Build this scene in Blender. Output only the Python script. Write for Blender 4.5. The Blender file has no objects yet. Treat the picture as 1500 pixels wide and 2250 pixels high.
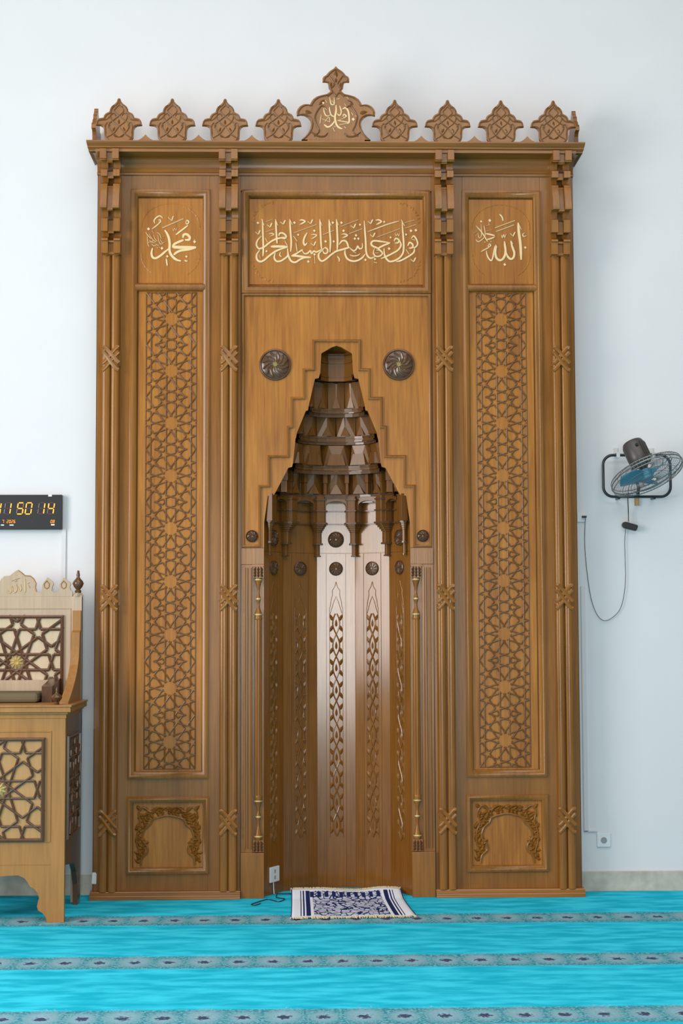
import bpy, math, random
from math import sin, cos, pi, radians as rad
from mathutils import Vector, Matrix, geometry
random.seed(7)
S = bpy.context.scene
COL = S.collection

# ------------------------------------------------------------ camera, world, lights, exposure
FPX = 3515.0
CAM = Vector((-.2185, -9.5, 1.594))
RM = Matrix.Rotation(rad(-1.4756), 3, 'Z') @ Matrix.Rotation(pi/2 + rad(4.018), 3, 'X') @ Matrix.Rotation(rad(-.1834), 3, 'Z')
cd = bpy.data.cameras.new('camera'); cam = bpy.data.objects.new('camera', cd); COL.objects.link(cam)
cd.sensor_fit = 'VERTICAL'; cd.sensor_height = 36; cd.lens = FPX/2250*36; cd.clip_end = 100
cam.matrix_world = Matrix.Translation(CAM) @ RM.to_4x4()
S.camera = cam
S.view_settings.view_transform = 'Standard'; S.view_settings.look = 'None'
S.view_settings.gamma = 1; S.view_settings.use_curve_mapping = False
S.view_settings.exposure = -0.72
W = bpy.data.worlds.new('world'); S.world = W; W.use_nodes = True
W.node_tree.nodes['Background'].inputs[0].default_value = (.90, .95, 1.0, 1)
W.node_tree.nodes['Background'].inputs[1].default_value = .3

def area(name, loc, target, sx, sy, power, color):
    l = bpy.data.lights.new(name, 'AREA'); l.shape = 'RECTANGLE'; l.size = sx; l.size_y = sy
    l.energy = power; l.color = color
    o = bpy.data.objects.new(name, l); COL.objects.link(o); o.location = loc
    o.rotation_euler = (Vector(target) - Vector(loc)).to_track_quat('-Z', 'Y').to_euler()
    return o
WC, NC = (1, .965, .93), (1, .98, .96)
area('window_light_left', (-5.85, -4.9, 3.0), (6, -4.0, 3.0), 3.4, 3.8, 800, WC)
area('window_light_left', (-5.85, -9.0, 2.8), (6, -7.0, 3.2), 2.6, 3.0, 150, WC)
area('window_light_right', (5.85, -8.0, 2.8), (-6, -6.0, 3.2), 3.0, 3.0, 35, WC)
area('door_light_rear', (.34, -15.8, 1.9), (.34, 0, 1.9), 1.3, 3.5, 600, NC)
area('wide_window_light_rear', (-.3, -15.85, 1.5), (-.3, 0, 1.7), 7.0, 2.4, 45, NC)
area('added_overhead_fill', (.2, -3.9, 7.4), (.2, -3.8, 0), 7.5, 3.2, 330, WC)  # added fill from above, no known lamp; lights floor and upper mouldings
area('added_overhead_fill', (.6, -9.4, 7.4), (.6, -9.0, 0), 7.0, 4.0, 660, NC)  # second added fill, unseen, brightens the near carpet


def at(px, py, Y=0.0):                       # the point of the plane y = Y seen at a pixel of the photo
    d = RM @ Vector(((px-750)/FPX, -(py-1125)/FPX, -1)); return CAM + d*((Y-CAM.y)/d.y)
def fl(px, py, Z=0.0):
    d = RM @ Vector(((px-750)/FPX, -(py-1125)/FPX, -1)); return CAM + d*((Z-CAM.z)/d.z)

# ------------------------------------------------------------ materials
def newmat(name, col=(.8,.8,.8), rough=.5, metal=0, spec=.5):
    m = bpy.data.materials.new(name); m.use_nodes = True
    b = m.node_tree.nodes['Principled BSDF']
    b.inputs['Base Color'].default_value = (*col, 1); b.inputs['Roughness'].default_value = rough
    b.inputs['Metallic'].default_value = metal; b.inputs['Specular IOR Level'].default_value = spec
    return m
def nd(m, t, **k):
    n = m.node_tree.nodes.new(t)
    for a, v in k.items():
        if a.startswith('i_'): n.inputs[a[2:].replace('_', ' ')].default_value = v
        else: setattr(n, a, v)
    return n
def lk(m, a, b): m.node_tree.links.new(a, b)
def wood(name, c0, c1, rough=.3, horiz=False, bump=.06, spec=.5):
    m = newmat(name, c0, rough, 0, spec); b = m.node_tree.nodes['Principled BSDF']
    tc = nd(m, 'ShaderNodeTexCoord'); mp = nd(m, 'ShaderNodeMapping')
    mp.inputs['Scale'].default_value = (2.2, 40, 40) if horiz else (40, 40, 2.2)
    lk(m, tc.outputs['Object'], mp.inputs[0])
    n = nd(m, 'ShaderNodeTexNoise', i_Scale=1.6, i_Detail=6.0, i_Roughness=.6)
    lk(m, mp.outputs[0], n.inputs['Vector'])
    mp2 = nd(m, 'ShaderNodeMapping'); mp2.inputs['Scale'].default_value = (1.2, 7, 7) if horiz else (7, 7, 1.2)
    lk(m, tc.outputs['Object'], mp2.inputs[0])
    n2 = nd(m, 'ShaderNodeTexNoise', i_Scale=1.0, i_Detail=3.0); lk(m, mp2.outputs[0], n2.inputs['Vector'])
    mx = nd(m, 'ShaderNodeMath', operation='MULTIPLY_ADD'); mx.inputs[1].default_value = .55
    lk(m, n.outputs[0], mx.inputs[0])
    m2 = nd(m, 'ShaderNodeMath', operation='MULTIPLY'); m2.inputs[1].default_value = .5
    lk(m, n2.outputs[0], m2.inputs[0]); lk(m, m2.outputs[0], mx.inputs[2])
    cr = nd(m, 'ShaderNodeValToRGB'); cr.color_ramp.elements[0].position = .33; cr.color_ramp.elements[1].position = .72
    cr.color_ramp.elements[0].color = (*c0, 1); cr.color_ramp.elements[1].color = (*c1, 1)
    lk(m, mx.outputs[0], cr.inputs[0]); lk(m, cr.outputs[0], b.inputs['Base Color'])
    bp = nd(m, 'ShaderNodeBump', i_Strength=bump, i_Distance=.004); lk(m, n.outputs[0], bp.inputs['Height'])
    lk(m, bp.outputs[0], b.inputs['Normal'])
    return m
M = {}
M['wood'] = wood('teak_varnished', (.165, .060, .0095), (.31, .122, .021), rough=.22, spec=.38)
M['woodh'] = wood('teak_varnished_horizontal', (.165, .060, .0095), (.31, .122, .021), rough=.22, spec=.38, horiz=True)
M['veneer'] = wood('teak_veneer_orange', (.215, .067, .007), (.46, .182, .026), rough=.34, spec=.3, bump=.03)
M['lattice'] = wood('lattice_teak', (.125, .047, .010), (.205, .082, .018), rough=.28, spec=.36)
M['mwood'] = wood('shaded_muqarnas_teak', (.095, .034, .006), (.185, .068, .012), rough=.30, spec=.4)  # teak darkened so the colour carries the shade inside the hood
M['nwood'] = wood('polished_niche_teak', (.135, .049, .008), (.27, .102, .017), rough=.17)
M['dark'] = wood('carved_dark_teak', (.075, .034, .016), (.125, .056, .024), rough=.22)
M['ply'] = wood('light_plywood', (.36, .19, .065), (.47, .26, .095), rough=.45, bump=.02)
M['plypale'] = wood('pale_plywood', (.50, .38, .25), (.60, .47, .33), rough=.4, bump=.02)
M['pwood'] = wood('pulpit_teak', (.26, .112, .024), (.41, .19, .048), rough=.36)
M['pwoodp'] = wood('pulpit_teak_pale', (.38, .27, .18), (.50, .375, .265), rough=.36)
M['letter'] = newmat('pale_gold_lettering', (.72, .52, .27), .38)
M['gold'] = newmat('gold_leaf', (.60, .47, .20), .38, .35)
M['black'] = newmat('black_plastic', (.012, .012, .014), .35)
M['white'] = newmat('white_plastic', (.70, .70, .72), .4)
M['trunk'] = newmat('painted_trunking', (.62, .61, .63), .5)
M['grey'] = newmat('galvanised_bracket', (.52, .55, .55), .45, .2)
M['tube'] = newmat('black_painted_tube', (.012, .016, .022), .3)
M['motor'] = newmat('dark_grey_motor', (.055, .047, .047), .4)
M['cage'] = newmat('grey_wire_cage', (.22, .22, .22), .35, .6)
M['blade'] = newmat('blue_blade', (.035, .22, .34), .4)
M['cushion'] = newmat('olive_brown_fabric', (.13, .10, .055), .85)
M['socketpin'] = newmat('socket_grey', (.30, .31, .32), .5)

def wallmat():
    m = newmat('painted_plaster', (.80, .83, .86), .6, 0, .3); b = m.node_tree.nodes['Principled BSDF']
    n = nd(m, 'ShaderNodeTexNoise', i_Scale=3.0, i_Detail=4.0)
    tc = nd(m, 'ShaderNodeTexCoord'); lk(m, tc.outputs['Object'], n.inputs['Vector'])
    cr = nd(m, 'ShaderNodeValToRGB'); cr.color_ramp.elements[0].color = (.655, .648, .672, 1); cr.color_ramp.elements[1].color = (.70, .692, .712, 1)
    lk(m, n.outputs[0], cr.inputs[0]); lk(m, cr.outputs[0], b.inputs['Base Color'])
    n3 = nd(m, 'ShaderNodeTexNoise', i_Scale=140.0, i_Detail=3.0); lk(m, tc.outputs['Object'], n3.inputs['Vector'])
    bp = nd(m, 'ShaderNodeBump', i_Strength=.05, i_Distance=.002); lk(m, n3.outputs[0], bp.inputs['Height']); lk(m, bp.outputs[0], b.inputs['Normal'])
    return m
M['wall'] = wallmat()
M['hall'] = newmat('warm_hall_paint', (.30, .265, .23), .7, 0, .2)
def stonemat():
    m = newmat('skirting_tile', (.5,.48,.42), .35); b = m.node_tree.nodes['Principled BSDF']
    tc = nd(m, 'ShaderNodeTexCoord'); n = nd(m, 'ShaderNodeTexNoise', i_Scale=14.0, i_Detail=6.0)
    lk(m, tc.outputs['Object'], n.inputs['Vector'])
    cr = nd(m, 'ShaderNodeValToRGB'); cr.color_ramp.elements[0].position = .3; cr.color_ramp.elements[1].position = .7
    cr.color_ramp.elements[0].color = (.40,.36,.30,1); cr.color_ramp.elements[1].color = (.56,.52,.46,1)
    lk(m, n.outputs[0], cr.inputs[0]); lk(m, cr.outputs[0], b.inputs['Base Color']); return m
M['stone'] = stonemat()

# small node maths helper for the woven patterns
class NM:
    def __init__(s, m): s.m = m
    def f(s, op, a, b=None, c=None):
        n = nd(s.m, 'ShaderNodeMath', operation=op)
        for i, v in enumerate((a, b, c)):
            if v is None: continue
            if isinstance(v, (int, float)): n.inputs[i].default_value = v
            else: lk(s.m, v, n.inputs[i])
        return n.outputs[0]
    def less(s, a, b): return s.f('LESS_THAN', a, b)
    def mix(s, fac, a, b):
        n = nd(s.m, 'ShaderNodeMix', data_type='RGBA')
        if isinstance(fac, (int, float)): n.inputs[0].default_value = fac
        else: lk(s.m, fac, n.inputs[0])
        for v, i in ((a, 6), (b, 7)):
            if isinstance(v, tuple): n.inputs[i].default_value = (*v, 1)
            else: lk(s.m, v, n.inputs[i])
        return n.outputs[2]
    def smooth(s, v, a, b):
        n = nd(s.m, 'ShaderNodeMapRange', interpolation_type='SMOOTHSTEP')
        n.inputs[1].default_value = a; n.inputs[2].default_value = b; lk(s.m, v, n.inputs[0]); return n.outputs[0]
ROW0, ROWS = -.70, 1.0786
def carpetmat():
    m = newmat('turquoise_carpet', (0,.35,.45), .95, 0, .1); b = m.node_tree.nodes['Principled BSDF']; q = NM(m)
    tc = nd(m, 'ShaderNodeTexCoord'); sp = nd(m, 'ShaderNodeSeparateXYZ'); lk(m, tc.outputs['Object'], sp.inputs[0])
    x, y = sp.outputs[0], sp.outputs[1]
    v = q.f('MULTIPLY_ADD', y, 1/ROWS, -ROW0/ROWS + .5)
    row = q.f('FLOOR', v)
    t = q.f('MULTIPLY', q.f('SUBTRACT', q.f('FRACT', v), .5), ROWS)      # metres from the row line
    at_ = q.f('ABSOLUTE', t)
    u = q.f('ADD', q.f('MULTIPLY', x, 1/.164), q.f('MULTIPLY', row, .37))
    ui = q.f('FLOOR', u); uf = q.f('SUBTRACT', q.f('FRACT', u), .5)
    odd = q.f('MODULO', q.f('ABSOLUTE', ui), 2.0)
    nz = nd(m, 'ShaderNodeTexNoise', i_Scale=4.0, i_Detail=5.0); mp = nd(m, 'ShaderNodeMapping'); mp.inputs['Scale'].default_value = (1, 3.2, 1)
    lk(m, tc.outputs['Object'], mp.inputs[0]); lk(m, mp.outputs[0], nz.inputs['Vector'])
    fine = nd(m, 'ShaderNodeTexNoise', i_Scale=60.0, i_Detail=3.0); lk(m, tc.outputs['Object'], fine.inputs['Vector'])
    base = q.mix(q.smooth(nz.outputs[0], .36, .66), (.012, .42, .60), (.045, .60, .81))
    band = q.f('SUBTRACT', 1.0, q.smooth(at_, .125, .15))
    vein = q.smooth(fine.outputs[0], .47, .56)
    bandc = q.mix(vein, (.035, .23, .30), (.17, .40, .46))
    sq = q.f('SUBTRACT', 1.0, q.smooth(q.f('ABSOLUTE', q.f('SUBTRACT', at_, .108)), .006, .014))
    wv = q.f('SINE', q.f('MULTIPLY', x, 2*pi/.041))
    bandc = q.mix(q.f('MULTIPLY', q.f('MULTIPLY', sq, .35), q.smooth(wv, -.2, .3)), bandc, (.06, .13, .20))
    col = q.mix(band, base, bandc)
    du = q.f('MULTIPLY', uf, .164)
    # pale palmette
    sz = q.f('MULTIPLY_ADD', odd, .012, .040)
    r = q.f('SQRT', q.f('ADD', q.f('POWER', q.f('DIVIDE', du, q.f('MULTIPLY', sz, 1.25)), 2.0), q.f('POWER', q.f('DIVIDE', q.f('SUBTRACT', t, q.f('MULTIPLY', odd, .02)), q.f('MULTIPLY', sz, 1.9)), 2.0)))
    rr = q.f('ADD', r, q.f('MULTIPLY', q.f('SUBTRACT', fine.outputs[0], .5), 5.0))
    pal = q.f('SUBTRACT', 1.0, q.smooth(rr, .85, 1.1)); col = q.mix(q.f('MULTIPLY', pal, .45), col, (.42, .52, .62))
    r2 = q.f('SQRT', q.f('ADD', q.f('POWER', q.f('DIVIDE', du, .030), 2.0), q.f('POWER', q.f('DIVIDE', t, .034), 2.0)))
    r2 = q.f('ADD', r2, q.f('MULTIPLY', q.f('SUBTRACT', fine.outputs[0], .5), 2.6))
    med = q.f('SUBTRACT', 1.0, q.smooth(r2, .7, 1.05)); col = q.mix(q.f('MULTIPLY', med, .9), col, (.035, .035, .10))
    lk(m, col, b.inputs['Base Color'])
    n3 = nd(m, 'ShaderNodeTexNoise', i_Scale=420.0, i_Detail=2.0); lk(m, tc.outputs['Object'], n3.inputs['Vector'])
    bp = nd(m, 'ShaderNodeBump', i_Strength=.5, i_Distance=.004); lk(m, n3.outputs[0], bp.inputs['Height']); lk(m, bp.outputs[0], b.inputs['Normal'])
    b.inputs['Specular IOR Level'].default_value = .02
    return m
M['carpet'] = carpetmat()
def rugmat():
    m = newmat('woven_prayer_rug', (.8,.8,.85), .85, 0, .1); b = m.node_tree.nodes['Principled BSDF']; q = NM(m)
    tc = nd(m, 'ShaderNodeTexCoord'); sp = nd(m, 'ShaderNodeSeparateXYZ'); lk(m, tc.outputs['UV'], sp.inputs[0])
    u, v = sp.outputs[0], sp.outputs[1]
    au = q.f('ABSOLUTE', q.f('SUBTRACT', u, .5))
    white, navy = (.74, .77, .86), (.012, .022, .10)
    def bandm(a, lo, hi): return q.f('MULTIPLY', q.less(a, hi), q.f('GREATER_THAN', a, lo))
    mp = nd(m, 'ShaderNodeMapping'); mp.inputs['Scale'].default_value = (17, 13, 1); lk(m, tc.outputs['UV'], mp.inputs[0])
    vo = nd(m, 'ShaderNodeTexVoronoi', i_Scale=1.0, feature='DISTANCE_TO_EDGE'); lk(m, mp.outputs[0], vo.inputs['Vector'])
    vo2 = nd(m, 'ShaderNodeTexVoronoi', i_Scale=2.1); lk(m, mp.outputs[0], vo2.inputs['Vector'])
    cen = q.mix(q.f('MAXIMUM', q.less(vo.outputs[0], .07), q.less(vo2.outputs[0], .20)), (.52, .55, .68), navy)
    col = cen
    col = q.mix(bandm(au, .31, .335), col, white)
    col = q.mix(bandm(au, .335, .372), col, navy)
    col = q.mix(bandm(au, .372, .385), col, white)
    col = q.mix(bandm(au, .385, .398), col, navy)
    col = q.mix(bandm(au, .398, .412), col, white)
    col = q.mix(bandm(au, .412, .42), col, navy)
    col = q.mix(bandm(au, .42, .492), col, white)
    col = q.mix(q.f('GREATER_THAN', au, .492), col, (.05, .035, .16))
    tp = q.f('MULTIPLY', q.f('MULTIPLY', q.f('GREATER_THAN', v, .80), q.less(v, .93)), q.less(au, .37))
    chk = q.less(q.f('SINE', q.f('MULTIPLY', u, 2*pi*15)), 0.0)
    col = q.mix(q.f('MULTIPLY', tp, chk), col, navy)
    col = q.mix(q.f('MULTIPLY', q.f('MAXIMUM', q.f('GREATER_THAN', v, .95), q.less(v, .05)), q.less(au, .49)), col, white)
    lk(m, col, b.inputs['Base Color']); return m
M['rug'] = rugmat()
M['fringe'] = newmat('cream_fringe', (.62, .52, .34), .9)
def emit(name, c, s):
    m = newmat(name, c, .4); b = m.node_tree.nodes['Principled BSDF']
    b.inputs['Emission Color'].default_value = (*c, 1); b.inputs['Emission Strength'].default_value = s; return m
M['led'] = emit('orange_led', (1, .30, .015), 2.6)
M['ledred'] = emit('red_led', (1, .05, .04), 1.1)
M['ledoff'] = newmat('unlit_led', (.11, .035, .05), .3)

# ------------------------------------------------------------ mesh helpers
class MB:
    def __init__(s): s.v = []; s.f = []; s.uv = None
    def add(s, vs, fs):
        k = len(s.v); s.v += [tuple(p) for p in vs]; s.f += [tuple(i+k for i in f) for f in fs]
    def box(s, x0, x1, y0, y1, z0, z1):
        s.add([(x, y, z) for x in (x0, x1) for y in (y0, y1) for z in (z0, z1)],
              [(0,1,3,2), (4,6,7,5), (0,4,5,1), (2,3,7,6), (0,2,6,4), (1,5,7,3)])
    def prism(s, poly, y0, y1, f=None):       # poly of (x,z) between y0 (front) and y1; f maps points
        n = len(poly); f = f or (lambda p: p)
        vs = [f((x, y0, z)) for x, z in poly] + [f((x, y1, z)) for x, z in poly]
        tr = geometry.tessellate_polygon([[Vector((x, z, 0)) for x, z in poly]])
        fs = [tuple(t) for t in tr] + [tuple(i+n for i in reversed(t)) for t in tr]
        fs += [(i, (i+1) % n, n+(i+1) % n, n+i) for i in range(n)]
        s.add(vs, fs)
    def sweep(s, path, prof, closed=True):    # path of (x,z), prof of (offset to the left, y)
        n = len(path); rows = []
        for i in range(n):
            p = Vector(path[i])
            a = Vector(path[i-1]) if (closed or i > 0) else None
            b = Vector(path[(i+1) % n]) if (closed or i < n-1) else None
            d0 = (p-a).normalized() if a is not None else (b-p).normalized()
            d1 = (b-p).normalized() if b is not None else d0
            n0 = Vector((-d0.y, d0.x)); n1 = Vector((-d1.y, d1.x)); m = n0+n1
            m = m/max(.2, (1+n0.dot(n1)))
            rows.append([(p.x+m.x*o, y, p.y+m.y*o) for o, y in prof])
        k = len(prof); vs = [q for r in rows for q in r]; fs = []
        for i in range(n if closed else n-1):
            j = (i+1) % n
            for a in range(k-1): fs.append((i*k+a, j*k+a, j*k+a+1, i*k+a+1))
        if not closed: fs += [tuple(range(k)), tuple((n-1)*k+a for a in reversed(range(k)))]
        s.add(vs, fs)
    def frame(s, x0, x1, z0, z1, prof): s.sweep([(x0, z0), (x1, z0), (x1, z1), (x0, z1)], prof)
    def extr(s, prof, a, b, axis='z'):        # closed profile pushed along an axis
        n = len(prof)
        if axis == 'z': g = lambda p, t: (p[0], p[1], t)
        elif axis == 'x': g = lambda p, t: (t, p[0], p[1])
        vs = [g(p, a) for p in prof] + [g(p, b) for p in prof]
        tr = geometry.tessellate_polygon([[Vector((p[0], p[1], 0)) for p in prof]])
        fs = [tuple(t) for t in tr] + [tuple(i+n for i in reversed(t)) for t in tr] + [(i, (i+1) % n, n+(i+1) % n, n+i) for i in range(n)]
        s.add(vs, fs)
    def lathe(s, prof, c=(0,0,0), n=20, mat=None):   # prof (r,z) about z; mat turns it
        vs = []
        for r, z in prof:
            for k in range(n):
                a = 2*pi*k/n; p = Vector((r*cos(a), r*sin(a), z))
                if mat is not None: p = mat @ p
                vs.append(p+Vector(c))
        fs = [(i*n+k, i*n+(k+1) % n, (i+1)*n+(k+1) % n, (i+1)*n+k) for i in range(len(prof)-1) for k in range(n)]
        fs += [tuple(range(n)), tuple((len(prof)-1)*n+k for k in reversed(range(n)))]
        s.add(vs, fs)
    def tube(s, pts, r, n=8, closed=False):
        pts = [Vector(p) for p in pts]; m = len(pts); vs = []; up = Vector((.13, .21, .97))
        for i, p in enumerate(pts):
            a = pts[i-1] if (i > 0 or closed) else p; b = pts[(i+1) % m] if (i < m-1 or closed) else p
            d = (b-a).normalized(); u = d.cross(up)
            if u.length < .05: u = d.cross(Vector((1, 0, 0)))
            u.normalize(); w = d.cross(u)
            rr = r[i] if isinstance(r, (list, tuple)) else r
            vs += [p+u*rr*cos(2*pi*k/n)+w*rr*sin(2*pi*k/n) for k in range(n)]
        fs = [(i*n+k, i*n+(k+1) % n, ((i+1) % m)*n+(k+1) % n, ((i+1) % m)*n+k) for i in range(m if closed else m-1) for k in range(n)]
        if not closed: fs += [tuple(reversed(range(n))), tuple((m-1)*n+k for k in range(n))]
        s.add(vs, fs)
    def ribbon(s, pts, w, yb, h, smooth=True, taper=True, f=None, steps=4):  # raised rounded stroke in the xz plane
        pts = [Vector((p[0], p[1])) for p in pts]; f = f or (lambda p: p)
        if smooth and len(pts) > 2: pts = catmull(pts, steps)
        m = len(pts); vs = []
        for i, p in enumerate(pts):
            d = (pts[min(m-1, i+1)]-pts[max(0, i-1)])
            d = d.normalized() if d.length > 1e-9 else Vector((1, 0)); nn = Vector((-d.y, d.x))
            t = i/max(1, m-1); ww = w*(min(1, .55+2.2*min(t, 1-t)) if taper else 1)/2
            for o, y in ((-1, yb), (-.82, yb-h*.7), (0, yb-h), (.82, yb-h*.7), (1, yb)):
                q = p+nn*ww*o; vs.append(f((q.x, y, q.y)))
        fs = [(i*5+a, (i+1)*5+a, (i+1)*5+a+1, i*5+a+1) for i in range(m-1) for a in range(4)]
        fs += [(0, 1, 2, 3, 4), tuple((m-1)*5+a for a in (4, 3, 2, 1, 0))]
        s.add(vs, fs)
    def bar(s, a, b, w, yb, h, f=None):      # ridged straight strip
        s.ribbon([a, b], w, yb, h, False, False, f)
    def leaf(s, c, ang, L, w, yb, h, f=None):
        f = f or (lambda p: p); ca, sa = cos(ang), sin(ang); vs = []
        for u, v in ((-.5, 0), (-.25, .5), (.1, .45), (.5, 0), (.1, -.45), (-.25, -.5)):
            vs.append(f((c[0]+(u*L)*ca-(v*w)*sa, yb, c[1]+(u*L)*sa+(v*w)*ca)))
        vs.append(f((c[0]-.15*L*ca, yb-h, c[1]-.15*L*sa))); vs.append(f((c[0]+.2*L*ca, yb-h*.7, c[1]+.2*L*sa)))
        s.add(vs, [(0, 1, 6), (1, 2, 7, 6), (2, 3, 7), (3, 4, 7), (4, 5, 6, 7), (5, 0, 6)])
    def xf(s, m):
        s.v = [tuple(m @ Vector(p)) for p in s.v]; return s
    def build(s, name, mat, parent=None, smooth=None, bevel=0, loc=None):
        me = bpy.data.meshes.new(name); me.from_pydata(s.v, [], s.f); me.validate(); me.update()
        import bmesh
        b = bmesh.new(); b.from_mesh(me); bmesh.ops.recalc_face_normals(b, faces=b.faces); b.to_mesh(me); b.free()
        if smooth:
            me.polygons.foreach_set('use_smooth', [True]*len(me.polygons)); me.set_sharp_from_angle(angle=rad(smooth))
        me.materials.append(M[mat])
        o = bpy.data.objects.new(name, me); COL.objects.link(o)
        if bevel:
            md = o.modifiers.new('bevel', 'BEVEL'); md.width = bevel; md.segments = 2; md.limit_method = 'ANGLE'; md.angle_limit = rad(40)
        if loc is not None: o.location = loc
        if parent is not None: o.parent = parent
        return o
def catmull(P, n=4):
    out = []; m = len(P)
    for i in range(m-1):
        p0, p1, p2, p3 = P[max(0, i-1)], P[i], P[i+1], P[min(m-1, i+2)]
        for k in range(n):
            t = k/n
            out.append(.5*((2*p1)+(p2-p0)*t+(2*p0-5*p1+4*p2-p3)*t*t+(3*p1-p0-3*p2+p3)*t**3))
    out.append(P[-1]); return out
def thing(name, label, cat, loc=(0,0,0), group=None):
    o = bpy.data.objects.new(name, None); o.empty_display_size = .1; COL.objects.link(o); o.location = loc
    o['label'] = label; o['category'] = cat
    if group: o['group'] = group
    return o
def tag(o, label, cat, group=None):
    o['label'] = label; o['category'] = cat
    if group: o['group'] = group
    return o
def part(name, parent, loc=(0,0,0)):
    o = bpy.data.objects.new(name, None); o.empty_display_size = .05; COL.objects.link(o); o.location = loc; o.parent = parent; return o
def struct(o): o['kind'] = 'structure'; return o
def copy_part(o, parent, loc=None, scale=None):
    c = o.copy(); COL.objects.link(c); c.parent = parent
    if loc is not None: c.location = loc
    if scale is not None: c.scale = scale
    for ch in list(o.children):
        d = ch.copy(); COL.objects.link(d); d.parent = c
    return c

# ------------------------------------------------------------ the setting
WY = .151                                    # face of the wall
m = MB()
for b in ((-6, -.75, 0, 7.5), (.75, 6, 0, 7.5), (-.75, .75, 3.6, 7.5)): m.box(b[0], b[1], WY, WY+.45, b[2], b[3])
struct(m.build('wall_back', 'wall'))
m = MB(); m.box(-.75, .75, WY+.40, WY+.45, 0, 3.6); struct(m.build('wall_recess', 'wall'))
m = MB(); m.box(-6, 6, -16, WY+.45, -.05, 0)
struct(m.build('floor', 'carpet'))
m = MB(); m.box(-6.2, -6, -16, WY+.45, 0, 7.5); struct(m.build('wall_left', 'hall'))
m = MB(); m.box(6, 6.2, -16, WY+.45, 0, 7.5); struct(m.build('wall_right', 'hall'))
m = MB(); m.box(-6, 6, -16.2, -16, 0, 7.5); struct(m.build('wall_rear', 'hall'))
m = MB(); m.box(-6.2, 6.2, -16.2, WY+.45, 7.5, 7.6); struct(m.build('ceiling', 'hall'))
for nm, x0, x1 in (('baseboard_left', -6, -1.435), ('baseboard_right', 1.435, 6)):
    m = MB(); m.box(x0, x1, WY-.012, WY+.001, -.001, .118); struct(m.build(nm, 'stone', bevel=.003))

# ------------------------------------------------------------ MIHRAB
mih = thing('mihrab', 'tall carved brown wooden prayer niche covering the white wall', 'prayer niche')
STEPS = [(.130, 3.283), (.187, 3.109), (.259, 2.936), (.283, 2.763), (.397, 2.586), (.452, 2.408)]
OPEN = [(0, 3.262), (.03, 3.252), (.092, 3.215), (.098, 3.10), (.108, 3.066), (.130, 3.062), (.168, 2.900), (.172, 2.872), (.185, 2.868), (.238, 2.738), (.244, 2.706), (.247, 2.700), (.262, 2.556), (.268, 2.532), (.290, 2.526), (.362, 2.388), (.376, 2.364), (.412, 2.358), (.434, 2.20), (.434, 0)]
# carcass around the niche
def plate(y0, y1, x1, ztop):
    L = [(-x, z) for x, z in OPEN]; Rr = [(x, z) for x, z in OPEN]
    m = MB()
    m.prism([(-x1, 0), (-x1, ztop)] + [(0, ztop)] + [(0, OPEN[0][1])] + L[1:], y0, y1)
    m.prism([(x1, 0)] + list(reversed(Rr)) + [(0, ztop), (x1, ztop)], y0, y1)
    return m
plate(.022, WY-.001, 1.425, 4.41).build('carcass', 'wood', mih)
# stiles and rails (front plane y = 0)
m = MB()
for s in (-1, 1):
    for a, b in ((.575, .763), (1.232, 1.43)):
        m.box(min(s*a, s*b), max(s*a, s*b), 0, .024, .0, 4.30)
    a, b = sorted((s*.763, s*1.232))
    for z0, z1 in ((0, .145), (.586, .697), (4.205, 4.30)): m.box(a, b, 0, .024, z0, z1)
m.box(-.575, .575, 0, .024, 4.205, 4.30)
m.build('face_frame', 'wood', mih, bevel=.001)
# side mouldings returning to the wall
for s in (-1, 1):
    m = MB(); m.box(*sorted((s*1.405, s*1.436)), .012, WY-.002, 0, 4.3); m.build('side_board', 'dark', mih)  # dark wood puts the shade of these set-back strips into the colour

PF = [(0, .002), (.001, -.012), (.010, -.017), (.022, -.014), (.031, -.006), (.036, -.004), (.042, .004), (.046, .022)]
PT = [(0, .002), (.001, -.010), (.007, -.014), (.014, -.010), (.018, .002)]
YP = .014                                     # recessed panels

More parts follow.
